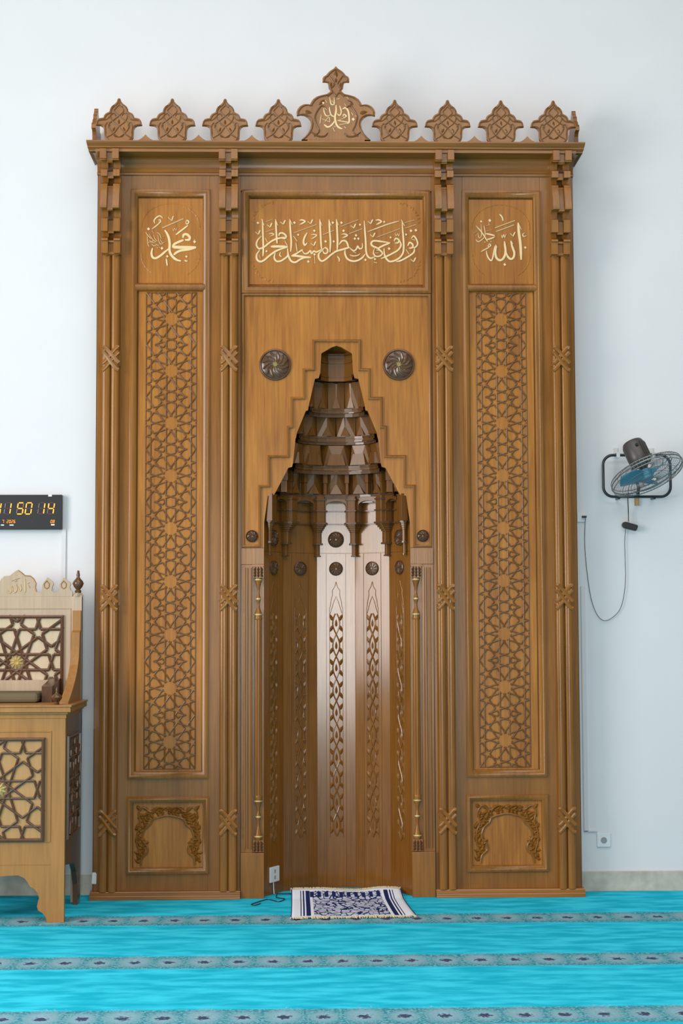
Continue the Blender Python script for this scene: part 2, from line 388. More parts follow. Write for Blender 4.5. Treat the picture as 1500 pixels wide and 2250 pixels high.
# --- calligraphy strokes, traced in photo pixels
def strokes(mb, spec, org, sc, Y, h, k=1.0):
    for s in spec:
        w, pts = s[0], s[1:]
        q = [at(org[0]+x/sc, org[1]+y/sc, Y) for x, y in pts]
        if len(q) == 1:                       # rhombic dot
            c = (q[0].x, q[0].z); r = w/sc/370*k
            a = .9; mb.ribbon([(c[0]-r*.5*cos(a), c[1]+r*.5*sin(a)), (c[0]+r*.5*cos(a), c[1]-r*.5*sin(a))], r, Y, h, False, False)
        else:
            mb.ribbon([(p.x, p.z) for p in q], w*k/sc/370, Y, h)
def vee(x, y, s=1.0): return [(30*s, (x, y), (x+55*s, y+45*s)), (26*s, (x+55*s, y+45*s), (x+70*s, y), (x+90*s, y-30*s))]
T1 = [(32,(170,60),(178,300),(185,560),(178,700)),(26,(150,50),(205,165)),(32,(400,60),(412,300),(425,480)),(26,(395,55),(440,165)),
 (32,(645,60),(655,250),(670,450),(660,620)),(26,(640,50),(690,150)),(32,(1165,60),(1175,250),(1185,450),(1195,570)),(26,(1160,55),(1205,170)),
 (32,(1325,60),(1335,250),(1350,450),(1340,630)),(26,(1320,60),(1362,170)),(32,(1455,60),(1465,250),(1475,450),(1465,590)),(26,(1450,60),(1490,160)),
 (34,(150,350),(85,420),(65,500),(110,565),(200,535),(300,455),(400,400),(500,378),(590,365)),(32,(455,350),(470,300),(530,298),(582,350),(555,388),(480,375)),
 (46,(315,530),(450,527),(610,535)),(36,(610,540),(500,570),(400,610),(300,680),(200,765),(130,790),(75,750),(70,670),(125,590)),
 (30,(558,430),(605,515)),(34,(605,560),(610,680),(560,735),(480,782),(410,780),(375,720),(392,640)),(22,(485,620),(470,680),(505,705)),
 (36,(608,600),(625,700),(670,780),(740,802),(820,755),(900,722),(1005,720)),(40,(670,690),(760,690),(900,712),(1010,718)),(30,(670,690),(760,650),(840,600),(870,585)),
 (30,(855,585),(900,652),(960,640),(1000,600),(1025,652),(1062,605),(1100,625),(1180,590),(1240,560)),
 (27,(1215,592),(1255,550),(1300,580),(1292,640),(1240,645),(1215,592)),(34,(1215,595),(1150,650),(1148,730),(1200,782),(1280,742),(1350,680),(1430,625),(1530,590)),
 (20,(750,460),(762,540),(772,620)),(28,(710,345),(775,440)),(30,(790,325)),(34,(945,290),(900,370),(882,450),(905,505),(945,465)),
 (28,(810,75),(860,68),(912,92),(865,125),(815,150)),(24,(1010,330),(1060,318),(1112,335),(1060,375),(1015,400)),(22,(280,310),(330,300),(370,320),(300,350)),
 (25,(720,290),(1105,150)),(26,(1215,325),(1410,250)),(20,(215,280),(370,225)),(20,(225,100),(350,55)),
 (36,(90,120)),(36,(725,115)),(36,(1070,255)),(36,(1390,115)),(36,(1265,440)),(32,(1405,440)),(30,(240,610)),(36,(965,790)),
 (18,(110,670),(140,740)),(24,(1070,680),(1082,825)),(34,(1072,665)),(26,(215,380),(262,455)),(26,(1475,700),(1505,770))]
T1 += vee(45,275)+vee(250,150)+vee(480,100)+vee(955,90)+vee(1010,470)
T2 = [(32,(35,70),(45,250),(50,450),(45,590)),(26,(25,60),(70,160)),(32,(78,500),(130,432),(200,440),(235,520),(228,560)),(36,(-10,622),(100,590),(262,545)),
 (28,(260,545),(300,585),(340,602),(380,570),(400,520),(430,565),(480,550),(482,470)),(34,(185,590),(180,650),(220,740),(310,782),(400,770),(480,722),(530,660)),
 (33,(515,80),(525,250),(540,450),(545,600),(570,690),(630,732),(705,700)),(22,(260,670),(320,692),(400,682),(442,650)),(24,(320,620),(375,640)),
 (24,(110,180),(410,65)),(26,(245,310),(480,220)),(24,(570,275),(900,150),(1120,85)),(24,(730,370),(1130,220)),(22,(1220,115),(1385,70)),(24,(1220,212),(1410,150)),
 (34,(965,465),(800,440),(680,430),(635,470),(660,520),(750,560),(832,630)),(34,(962,468),(850,510),(745,565)),(27,(690,560),(675,640),(710,695),(780,695),(830,650),(790,600),(720,590)),
 (22,(700,640),(765,640)),(29,(1030,440),(1060,390),(1115,412),(1100,462),(1040,470)),(33,(1110,400),(1152,500),(1100,590),(1000,650),(900,700),(800,742)),
 (34,(1172,80),(1180,250),(1195,420),(1195,600),(1150,700),(1050,770),(950,787),(885,720),(860,640),(860,560)),(27,(1155,60),(1212,172)),
 (30,(1330,395),(1368,345),(1412,390),(1440,480),(1402,540),(1345,548)),(26,(1335,400),(1395,420)),(33,(1268,520),(1300,460),(1352,490),(1350,545),(1285,560)),
 (33,(1385,560),(1372,630),(1280,702),(1150,772),(1065,792)),(27,(1238,578),(1292,662)),
 (36,(120,115)),(36,(155,255)),(30,(440,150)),(30,(860,100)),(34,(350,392)),(34,(412,392)),(34,(372,335)),(38,(1325,255)),(38,(1410,245)),(30,(970,370)),(38,(945,565)),(34,(535,760)),(30,(1240,320)),(32,(700,745)),
 (28,(708,78),(760,65),(812,95),(770,125),(720,152)),(26,(115,320),(170,310),(225,335),(180,360),(130,385)),(14,(1048,298),(1070,345),(1090,305),(1112,348),(1132,292)),
 (24,(45,695),(80,740),(82,795)),(28,(680,800),(735,812))]
T2 += vee(280,165)+vee(575,90)+vee(615,320)+vee(1320,750)
T3 = [(66,(600,530),(660,620),(710,750),(725,900),(720,1030),(760,1150),(840,1240),(920,1290),(1012,1312)),(60,(720,990),(600,1085),(480,1185),(370,1242),(290,1212),(265,1100),(292,985)),
 (84,(785,950),(900,962),(1100,968),(1395,965)),(64,(1395,975),(1200,1020),(1000,1050),(880,1110),(830,1165)),(64,(795,945),(850,880),(950,830),(1080,780)),
 (66,(1065,730),(1080,650),(1160,635),(1235,710),(1210,775),(1110,775)),(50,(535,475),(1075,240)),(46,(880,650),(1020,540),(1190,410)),(38,(1130,340),(1170,280),(1212,330),(1165,375),(1130,340)),
 (38,(355,365),(330,290),(390,210),(480,170),(552,225)),(32,(430,285),(480,265),(495,330),(440,320)),(34,(270,510),(400,410),(490,330)),(18,(798,470),(822,550),(850,480),(890,535),(918,460)),
 (58,(190,500)),(58,(1358,825)),(40,(1370,760),(1360,800)),(56,(530,990)),(50,(665,1195)),(38,(640,1245),(650,1340),(668,1440)),(48,(1150,1200)),(38,(1105,1285),(1135,1315),(1180,1310)),
 (22,(115,575),(180,670),(260,750)),(22,(155,670),(168,800),(180,900),(212,950)),(22,(275,535),(330,620)),(20,(400,590),(470,630),(512,750)),(20,(430,640),(440,770),(490,880),(565,870)),
 (18,(200,780),(300,850),(370,830)),(18,(200,620),(300,770),(390,830)),(18,(320,640),(350,740),(420,820)),(22,(260,870),(330,930),(390,900),(450,922)),(28,(400,965),(432,985)),(26,(455,955),(480,975)),(18,(540,700),(600,690)),(18,(480,760),(540,850),(610,830)),(18,(180,850),(260,820),(330,800))]
T3 += [(38,(685,205),(785,295)),(34,(785,290),(800,220),(825,170))]
T4 = [(70,(1190,345),(1210,600),(1250,900),(1265,1285)),(34,(1190,340),(1270,515)),(58,(1005,800),(1040,950),(1092,1100),(1070,1222),(1000,1262),(920,1192),(880,1080)),(30,(1010,800),(1062,885)),
 (60,(840,815),(870,1000),(858,1150),(800,1262),(720,1292),(640,1232),(612,1100),(640,930)),(40,(635,900),(600,960),(570,1100),(545,1230),(505,1305),(440,1242),(400,1150),(382,1050)),(48,(842,820),(860,1000),(890,1120)),
 (48,(602,472),(1105,288)),(48,(628,570),(1082,400)),(26,(765,650),(790,725),(820,640),(850,715),(885,630)),(40,(985,610),(1070,690)),(36,(1065,680),(1090,620),(1115,575)),
 (38,(715,125),(780,195),(810,300)),(30,(1350,600),(1305,640),(1330,690),(1410,670)),(50,(1370,970)),(56,(850,1400)),(32,(430,920),(465,880),(495,925),(445,945),(420,920)),(34,(245,1080),(350,1020),(465,960)),
 (34,(120,420),(270,590),(420,825)),(26,(325,415),(350,560),(352,690)),(24,(245,380),(262,560),(250,690),(200,722),(165,600)),(30,(352,700),(260,780),(180,825),(112,770)),(42,(365,620),(480,640),(595,670)),(38,(605,700),(480,750),(385,770)),
 (60,(470,285)),(46,(250,310)),(24,(55,620),(150,550)),(24,(375,420),(470,400)),(22,(390,560),(515,525)),(22,(440,340),(460,410)),(20,(110,690),(150,640)),(26,(345,830)),(22,(500,820))]
TC = [(24,(620,740),(645,860),(700,862),(700,740)),(20,(650,790),(690,840)),(36,(735,880),(735,1000),(715,1100),(740,1230),(790,1290),(852,1315)),(32,(850,960),(905,930),(960,1000),(975,1180),(935,1225)),
 (26,(860,1095),(880,1050),(925,1085),(870,1110)),(38,(760,1160),(985,1200)),(26,(905,1110),(790,1155)),(30,(985,1205),(790,1245)),(26,(800,890),(832,1000),(800,1070),(755,1035)),(26,(720,1100),(650,1065),(622,990),(612,915)),
 (22,(640,1060),(560,1078),(520,1010),(508,930)),(32,(712,1170),(650,1250),(580,1282),(518,1235)),(18,(465,1055),(450,1150),(440,1225)),(22,(475,1130),(620,1190)),(18,(530,1190),(600,1100),(622,1190)),
 (20,(930,730),(962,765)),(20,(885,850),(922,895)),(20,(535,790),(572,835)),(24,(672,1285),(712,1365)),(24,(1015,1015),(1048,1065)),(22,(1090,1065),(1125,1115)),(44,(1050,1140)),(26,(885,1270),(915,1305)),(20,(450,905),(485,890)),(22,(525,925),(562,965)),(26,(690,1260),(725,1280)),(34,(500,840)),(30,(750,775),(800,760))]

def carved_corner(mb, x, z, sx, sz, r, Y, full=False):
    n = 9
    for i in range(n):
        a = (i+.5)/n*pi/2
        mb.leaf((x+sx*r*(1-sin(a)), z+sz*r*(1-cos(a))), random.uniform(0, pi), .03, .016, Y, .003)

def callig_panel(x0, x1, z0, z1, specs, fr, arch=False):
    m = MB(); m.box(x0, x1, YP, .024, z0, z1)
    p = m.build('calligraphy_panel', 'veneer', mih)
    m = MB()
    for sp, org, sc in specs: strokes(m, sp, org, sc, YP, .006, 1.06)
    m.build('lettering', 'letter', p, smooth=50)['label'] = 'raised pale gold arabic lettering'
    if arch:
        xc = (x0+x1)/2; r = (x1-x0)/2-.02
        for sz, a0, a1 in ((1, 0, 19), (-1, 0, 6), (-1, 13, 19)):
            zc = (z1-.03-r*.8) if sz > 0 else (z0+.03+r*.8); m = MB()
            for i in range(a0, a1):
                a = pi*i/18; m.leaf((xc+r*cos(a), zc+sz*r*.8*sin(a)), a*sz+pi/2, .040, .012, YP, .0025)
            m.build('corner_carving', 'veneer', p)
    else:
        for sx, x in ((1, x0), (-1, x1)):
            for sz, z in ((1, z0), (-1, z1)):
                m = MB(); carved_corner(m, x+sx*.02, z+sz*.02, sx, sz, .13, YP); m.build('corner_carving', 'veneer', p)
    return p
callig_panel(-1.190, -.802, 3.642, 4.157, [(T3, (310,460), 11.538)], 0, True)
callig_panel(.802, 1.190, 3.642, 4.157, [(T4, (1035,460), 11.538)], 0, True)
callig_panel(-.522, .522, 3.636, 4.157, [(T1, (555,475), 7.895), (T2, (735,475), 7.895)], 0)
# outer mouldings of the three bays
for x0, x1 in ((-1.236, -.759), (.759, 1.236)):
    m = MB(); m.frame(x0, x1, .693, 4.210, PF)
    m.sweep([(x0+.03, 3.590), (x1-.03, 3.590)], [(0, .02), (.004, .0), (.012, -.008), (.025, -.012), (.04, -.008), (.048, .0), (.052, .02)], False)
    m.build('panel_moulding', 'wood', mih, smooth=50)
m = MB(); m.frame(-.568, .568, 3.578, 4.210, [(0, .002), (.001, -.012), (.010, -.017), (.022, -.014), (.034, -.010), (.038, -.004), (.044, .004), (.048, .022)])
m.build('panel_moulding', 'wood', mih, smooth=50)
# cornice: front and the two returns
CP = [(.012, 4.298), (.06, 4.300), (.06, 4.312), (.03, 4.318), (.035, 4.34), (.06, 4.368), (.12, 4.394), (.22, 4.414), (.36, 4.426), (.50, 4.431), (.50, 4.440), (.62, 4.442), (.80, 4.446), (.80, 4.452), (.86, 4.462), (.90, 4.470), (.90, 4.476), (.96, 4.490), (1, 4.505), (1, 4.513), (0, 4.513)]
PZ = lambda y, z: CAM.z+(z-CAM.z)*(9.5+y)/9.5     # heights read off the front plane, corrected for the overhang
m = MB(); rows = []
OX, OY, BX = .046, .19, 1.434
for (sx, y0) in ((-1, WY), (-1, 0), (1, 0), (1, WY)):
    rows.append([(sx*(BX+OX*o), (y0 if y0 > 0 else -OY*o), PZ(-OY*o, z)) for o, z in CP])
vs = [p for r in rows for p in r]; k = len(CP); fs = []
for i in range(3):
    for a in range(k-1):
        fs.append((i*k+a, i*k+a+1, (i+1)*k+a+1, (i+1)*k+a))
fs.append(tuple(range(k))); fs.append(tuple(3*k+a for a in reversed(range(k))))
m.add(vs, fs); m.box(-1.43, 1.43, -.16, WY-.002, 4.395, 4.448)
m.build('cornice', 'woodh', mih, smooth=25)

# --- brackets
BP = [(-.180, 4.462), (-.180, 4.402), (-.172, 4.394)]
def hollow(y0, z0, y1, z1, n=6):              # quarter hollow: in along the underside, then down
    return [(y0+(y1-y0)*sin(pi/2*i/n)**.7, z0+(z1-z0)*(1-cos(pi/2*i/n))**1.5) for i in range(n+1)]
BP += hollow(-.172, 4.390, -.078, 4.336) + [(-.126, 4.334), (-.126, 4.294), (-.120, 4.290), (-.056, 4.288)]
BP += [(-.056, 4.252), (-.112, 4.246), (-.118, 4.243), (-.118, 4.236)]
for i in range(9): t = i/8; BP.append((-.116-.042*(t*1.25-.25*t*t), 4.234-.118*t))
BP += [(-.160, 4.110), (-.160, 4.100), (-.150, 4.096)]
BP += hollow(-.150, 4.094, -.056, 4.036) + [(-.096, 4.034), (-.096, 3.957), (-.090, 3.953), (-.026, 3.951), (-.026, 3.920), (-.082, 3.913), (-.086, 3.908), (-.086, 3.900), (-.074, 3.896), (-.074, 3.822)]
BP = [(y, PZ(y, z)) for y, z in BP]
def make_bracket():
    m = MB(); b = BP + [(.0, BP[-1][1]), (.0, BP[0][1])]
    b2 = [(min(-.001, y+.030), z-.006) for y, z in BP] + [(.0, BP[-1][1]-.006), (.0, BP[0][1]-.006)]
    m.extr(b, -.056, -.017, 'x'); m.extr(b, .017, .056, 'x'); m.extr(b2, -.017, .017, 'x')
    o = m.build('bracket', 'wood', mih, smooth=38, bevel=.001)
    return o
PX = [-1.345, -.643, .643, 1.345]
br = make_bracket(); br.location.x = PX[0]
for x in PX[1:]: c = copy_part(br, mih); c.location.x = x
# --- pilasters with knots
def make_pilaster():
    z0, z1 = .046, 3.82
    pr = [(-.054, .0)]
    def roll(c, w, n=7): return [(c-w*cos(pi*i/n), -.018-.027*sin(pi*i/n)**.45 if 0 < i < n else -.018) for i in range(n+1)]
    pr += roll(-.0265, .0250, 11) + roll(.0265, .0250, 11) + [(.054, .0)]
    m = MB(); m.extr(pr, z0, z1); p = m.build('pilaster', 'wood', mih, smooth=50)
    for zc in (3.178, 1.755, .444):
        k = MB(); f = -.040
        for o in (-.026, .026):
            k.ribbon([(-.048, .050+o*.5), (-.030, .040+o*.8), (.030+o*.1, -.034+o*.9), (.050, -.050+o*.8)], .025, f, .017, True, False)
            k.ribbon([(.048, .050+o*.5), (.030, .040+o*.8), (-.030+o*.1, -.034+o*.9), (-.050, -.050+o*.8)], .025, f, .013, True, False)
        k.box(-.056, -.044, -.030, -.002, -.045, .045); k.box(.044, .056, -.030, -.002, -.045, .045)
        k.build('knot', 'wood', p, smooth=50, loc=(0, 0, zc))
    k = MB()
    for s in (-1, 1): k.add([(s*.054, -.05, 3.810), (s*.010, -.05, 3.810), (s*.032, -.062, 3.785), (s*.032, -.02, 3.810)], [(0, 1, 2), (1, 3, 2), (3, 0, 2), (0, 3, 1)])
    k.box(-.055, .055, -.055, 0, 3.802, 3.816); k.build('pilaster_cap', 'wood', p)
    return p
pl = make_pilaster(); pl.location.x = PX[0]
for x in PX[1:]: c = copy_part(pl, mih); c.location.x = x
# --- plinths
for s in (-1, 1):
    a, b = sorted((s*.572, s*1.445))
    m = MB(); m.extr([(-.055, 0), (-.055, .014), (-.05, .024), (-.042, .027), (-.042, .034), (-.036, .046), (0, .048), (.02, .048), (.02, 0)], a, b, 'x')
    m.build('plinth', 'woodh', mih, smooth=40)

# --- ten fold star lattice (line network)
def star_net(rot, u, hw, hh, cut=.335):
    segs = []; P = lambda r, a: Vector((r*cos(a), r*sin(a)))
    for k in range(10):
        a = rot+k*pi/5
        p, q = P(1, a), P(1, a+4*pi/5)
        L = (q-p); t = .5-.5*math.sqrt(max(0, 1-.0)) 
        # chord cut so the middle stays open
        segs.append((p, p+L*cut)); segs.append((q, q-L*cut))
        ap = .447; c = P(1+ap, a); mids = [c+P(ap, a+pi+j*2*pi/5) for j in range(5)]
        for j in range(5):
            A, B = mids[j], mids[(j+2) % 5]; D = B-A
            segs.append((A, A+D*.382)); segs.append((B, B-D*.382))
            if j in (2, 3):                    # free edges: run the lines outward
                pass
        for j in (2, 3):
            A = mids[j]
            for o in (2, 3):
                B = mids[(j+o) % 5]; d = (A-B).normalized(); segs.append((A, A+d*.62))
    out = []
    def clip(a, b):
        t0, t1 = 0, 1; d = b-a
        for p, q in ((-d.x, a.x+hw/u), (d.x, hw/u-a.x), (-d.y, a.y+hh/u), (d.y, hh/u-a.y)):
            if abs(p) < 1e-9:
                if q < 0: return None
            else:
                r = q/p
                if p < 0: t0 = max(t0, r)
                else: t1 = min(t1, r)
        if t0 >= t1-1e-4: return None
        return a+d*t0, a+d*t1
    for a, b in segs:
        r = clip(a, b)
        if r: out.append((r[0]*u, r[1]*u))
    return out
def lattice_panel(xc):
    x0, x1 = xc-.196, xc+.196
    m = MB(); m.box(x0, x1, YP, .024, .735, 3.595)
    p = m.build('geometric_panel', 'veneer', mih)
    hw, sp = .150, .3148
    net = star_net(0, .0915, hw, sp/2); lt = MB()
    for k in range(9):
        zc = 3.426-k*sp
        for a, b in net: lt.bar((xc+a.x, zc+a.y), (xc+b.x, zc+b.y), .0095, YP, .007)
    zt, zb = 3.426+sp/2, 3.426-8.5*sp
    for s in (-1, 1): lt.bar((xc+s*hw, zb), (xc+s*hw, zt), .007, YP, .005)
    for z in (zb, zt): lt.bar((xc-hw, z), (xc+hw, z), .007, YP, .005)
    lt.build('star_lattice', 'lattice', p)
    return p
lattice_panel(-.990); lattice_panel(.990)

# --- low panels with the carved arch
def low_panel(xc):
    w = .232
    m = MB(); m.frame(xc-.241, xc+.241, .141, .590, [(0, .002), (.001, -.012), (.010, -.018), (.020, -.016), (.028, -.006), (.034, -.004), (.040, .022)])
    fr = m.build('panel_moulding', 'wood', mih, smooth=50)
    m = MB(); m.box(xc-.205, xc+.205, YP, .024, .178, .553); p = m.build('low_panel', 'veneer', mih)
    A = [(-.158, .190), (-.150, .235), (-.120, .265), (-.122, .300), (-.150, .340), (-.138, .395), (-.105, .425), (-.090, .455), (-.045, .470), (0, .478)]
    A = A+[(-x, z) for x, z in reversed(A[:-1])]
    c = MB(); c.ribbon([(xc+x, z) for x, z in A], .014, YP, .010, True, False)
    pts = catmull([Vector(q) for q in A], 4)
    for i, q in enumerate(pts[2:-2]):
        x, z = q; side = 1 if x < 0 else -1
        if i % 2: continue
        for j, (dx, dz) in enumerate(((-.024, .010), (-.046, .026), (-.014, .040))):
            lx, lz = x+side*dx*(1 if abs(x) > .06 else .3), z+dz*(1 if abs(x) < .12 else .5)
            if abs(lx) < .186 and .20 < lz < .535:
                c.leaf((xc+lx, lz), pi/2+side*(.9-i*.12)+j*.9, random.uniform(.036, .050), random.uniform(.018, .026), YP, .013)
    for s in (-1, 1):
        c.ribbon([(xc+s*.182, .215), (xc+s*.165, .26), (xc+s*.182, .32), (xc+s*.178, .38), (xc+s*.16, .43), (xc+s*.172, .49), (xc+s*.145, .525), (xc+s*.10, .50), (xc+s*.05, .525), (xc, .505)], .011, YP, .012)
        for x, z, a in ((.165, .475, 2.2), (.125, .515, .4), (.176, .41, 1.4), (.075, .515, 2.8), (.172, .345, 1.9), (.17, .52, .8)): c.leaf((xc+s*x, z), s*a, .045, .024, YP, .014)
    c.build('arch_carving', 'wood', p, smooth=40)
low_panel(-.997); low_panel(.997)

# --- central spandrel board with stepped outline
m = MB()
outl = [(0, OPEN[0][1])]
big = [(-.566, 2.050), (-.566, 3.578), (0, 3.578), (0, OPEN[0][1])] + [(-x, z) for x, z in OPEN[1:-2]] + [(-.434, 2.20), (-.434, 2.05)]
m.prism(big, .002, .024); m.prism([(-x, z) for x, z in reversed(big)], .002, .024)
sb = m.build('spandrel_board', 'veneer', mih)
m = MB()
path = [(-.434-.002, 2.050), (-.452, 2.050)]
SP = [(-.450, 2.052)]
half = []
prev = None
st = list(reversed(STEPS))                    # from low and wide to high and narrow
half.append((-st[0][0], 2.052))
for i, (x, z) in enumerate(st):
    half.append((-x, z))
    if i+1 < len(st): half.append((-st[i+1][0], z))
full = half + [(-x, z) for x, z in reversed(half)]
full = [(-.566, 2.052)] + full + [(.566, 2.052), (.566, 3.576), (-.566, 3.576)]
m.sweep(full, [(-.0, .002), (-.001, -.009), (-.008, -.013), (-.015, -.008), (-.018, .004)][::-1] if False else [(0, .004), (.001, -.009), (.008, -.013), (.014, -.009), (.017, .004)])
m.build('stepped_moulding', 'wood', sb, smooth=50)
def rosette(r, h, n, gold=False, parent=None, loc=(0,0,0), rotz=0, name='rosette', tw=.5):
    m = MB(); rx = Matrix.Rotation(pi/2, 3, 'X')
    m.lathe([(r, -.012), (r, .004), (r*.97, .010), (r*.90, .012), (r*.87, .006), (r*.84, .008), (r*.6, h), (r*.3, h*1.2), (0.001, h*1.25)], (0,0,0), 32, rx)
    for k in range(n):
        a = 2*pi*k/n
        pts = [(r*.12*cos(a), r*.12*sin(a)), (r*.45*cos(a+tw*.5), r*.45*sin(a+tw*.5)), (r*.80*cos(a+tw), r*.80*sin(a+tw))]
        m.ribbon(pts, r*.16, -h*.7, h*.75, True, True)
    o = m.build(name, 'dark', parent, smooth=40, loc=loc); o.rotation_euler.z = rotz
    if gold:
        g = MB()
        for k in range(8): g.leaf((r*.13*cos(k*pi/4), r*.13*sin(k*pi/4)), k*pi/4, r*.22, r*.06, -h*1.3, .004)
        for k in range(8): g.leaf((r*.50*cos(k*pi/4), r*.50*sin(k*pi/4)), k*pi/4+.5, r*.12, r*.03, -h*1.38, .002)
        g.build('gold_star', 'gold', o)
    return o
for x in (-.368, .372): rosette(.096, .016, 12, True, sb, (x, .0, 3.146+(.0 if x < 0 else .001)), tw=.9)
for x in (-.506, .510): rosette(.037, .012, 9, False, sb, (x, .0, 2.118), tw=.8)

# --- jambs with reeds and colonnettes
def make_jamb(s):
    f = lambda a, b: sorted((s*a, s*b))
    m = MB()
    m.box(*f(.434, .570), -.022, .024, 0, .262)
    m.box(*f(.434, .570), -.010, .024, 1.950, 2.046)
    m.box(*f(.502, .570), -.006, .024, .262, 1.950)
    m.box(*f(.436, .502), .050, .07, .262, 1.950)
    m.box(*f(.434, .440), .020, .07, .262, 1.950)
    m.box(*f(.434, .504), -.014, .03, 1.935, 1.950)
    j = m.build('jamb', 'wood', mih, bevel=.0015)
    for xx, ww in ((.548, .013), (.530, .005), (.512, .010)):
        r = MB(); r.ribbon([(s*xx, .285), (s*xx, 1.93)], ww, -.006, .008, False, False); r.build('reed', 'wood', j, smooth=50)
    xc = s*.468; yc = .012; z = lambda v: v
    c = MB()
    prof = [(.020, .335), (.024, .352), (.018, .372), (.010, .40), (.007, .43), (.010, .452), (.016, .468), (.010, .486), (.007, .50), (.010, .525), (.020, .548), (.024, .562), (.021, .572), (.025, .582), (.021, .592)]
    c.lathe(prof, (xc, yc, 0), 16); c.lathe([(r_, 2.214-z_) for r_, z_ in prof][::-1], (xc, yc, 0), 16)
    fl_ = []
    nf = 10
    for k in range(nf*4):
        a = 2*pi*k/(nf*4); rr = .0215*(1-.13*abs(sin(nf*a/2))); fl_.append((xc+rr*cos(a), yc+rr*sin(a)))
    c.extr(fl_, .590, 1.624)
    for zz in (.300, 1.905):
        c.box(xc-.030, xc+.030, -.012, .05, zz-.034, zz+.034)
    col = c.build('colonnette', 'wood', j, smooth=45)
    for zz, rr in ((.354, .0252), (.468, .0168), (.560, .0252), (2.214-.354, .0252), (2.214-.468, .0168), (2.214-.560, .0252)):
        g = MB(); g.lathe([(rr*.7, zz-.008), (rr, zz-.003), (rr, zz+.002), (rr*.7, zz+.007)], (xc, yc, 0), 16)
        g.build('gilt_ring', 'gold', col, smooth=60)['label'] = 'gilded ring on the small column'
    for zz, sg in ((.300, -1), (1.905, 1)):
        d = MB()
        for i in range(3):
            for q in (-1, 0, 1): d.leaf((xc+q*.019, zz+sg*(.018-.018*i)), pi/2+q*.35, .030, .016, -.012, .010)
        d.build('capital_carving', 'dark', col)
make_jamb(-1); make_jamb(1)

# --- niche of five facets
FW = .236; ANG = 30
def facet_frames():
    # centre facet at the back, turning 30 degrees each side
    out = []; x, y = FW/2, .335+.01
    out.append((Vector((0, .345, 0)), 0))
    px, py = FW/2, .345
    for k in (1, 2):
        a = rad(ANG*k); dx, dy = cos(a), -sin(a)
        cx, cy = px+dx*FW/2, py+dy*FW/2
        out.append((Vector((cx, cy, 0)), -a)); out.append((Vector((-cx, cy, 0)), a))
        px, py = px+dx*FW, py+dy*FW
    return out
def rib(p0, p1, m, z0, z1): pass
for idx, (c, a) in enumerate(facet_frames()):
    m = MB(); w = FW/2
    for x0, x1 in ((-w, -.0605), (-.0595, .0595), (.0605, w)): m.box(x0, x1, 0, .018, 0, 2.028)
    m.box(-w, w, 0.003, .02, 0, 2.9)
    m.box(-w, w, 0.0, .018, 2.031, 2.86)
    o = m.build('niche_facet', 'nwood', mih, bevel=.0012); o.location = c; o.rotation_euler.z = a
    rosette(.043, .010, 10, False, o, (0, 0, 1.935), tw=.35)
    if idx not in (1, 2): rosette(.050, .012, 12, False, o, (0, 0, 2.115), tw=.9)
    v = MB(); z0, z1 = .31, 1.66; per = .136; n = int((z1-z0)/per*10)
    for s in (-1, 1):
        pts = []
        for i in range(n+1):
            z = z0+(z1-z0)*i/n; pts.append((s*.021*sin(pi*(z-z0)/per), z))
        v.ribbon(pts, .0085, 0, .007+.001*s, False, False)
    nn = int((z1-z0)/per)+1
    for i in range(nn*2):
        z = z0+per/2*(i+.5)
        for s in (-1, 1):
            v.leaf((s*.029, z), s*(pi/2-.45 if i % 2 else .45-pi/2)+(0 if s > 0 else pi), .050, .020, 0, .011)
    for i in range(nn): v.leaf((0, z0+per*(i+.5)), pi/2, .052, .016, 0, .007)
    E_ = [(-.036, 1.70), (-.032, 1.735), (-.022, 1.775), (-.024, 1.80), (-.008, 1.825), (0, 1.855)]
    v.ribbon(E_, .0035, 0, .003, False, False); v.ribbon([(-x, z) for x, z in E_], .0035, 0, .003, False, False)
    v.ribbon([(-.036, 1.66), (-.015, 1.73), (0, 1.765), (.015, 1.73), (.036, 1.66)], .0035, 0, .003, False, False)
    for s in (-1, 1): v.ribbon([(s*.040, z0-.01), (s*.040, 1.70)], .003, 0, .0025, False, False)
    v.build('vine_carving', 'nwood', o, smooth=30)

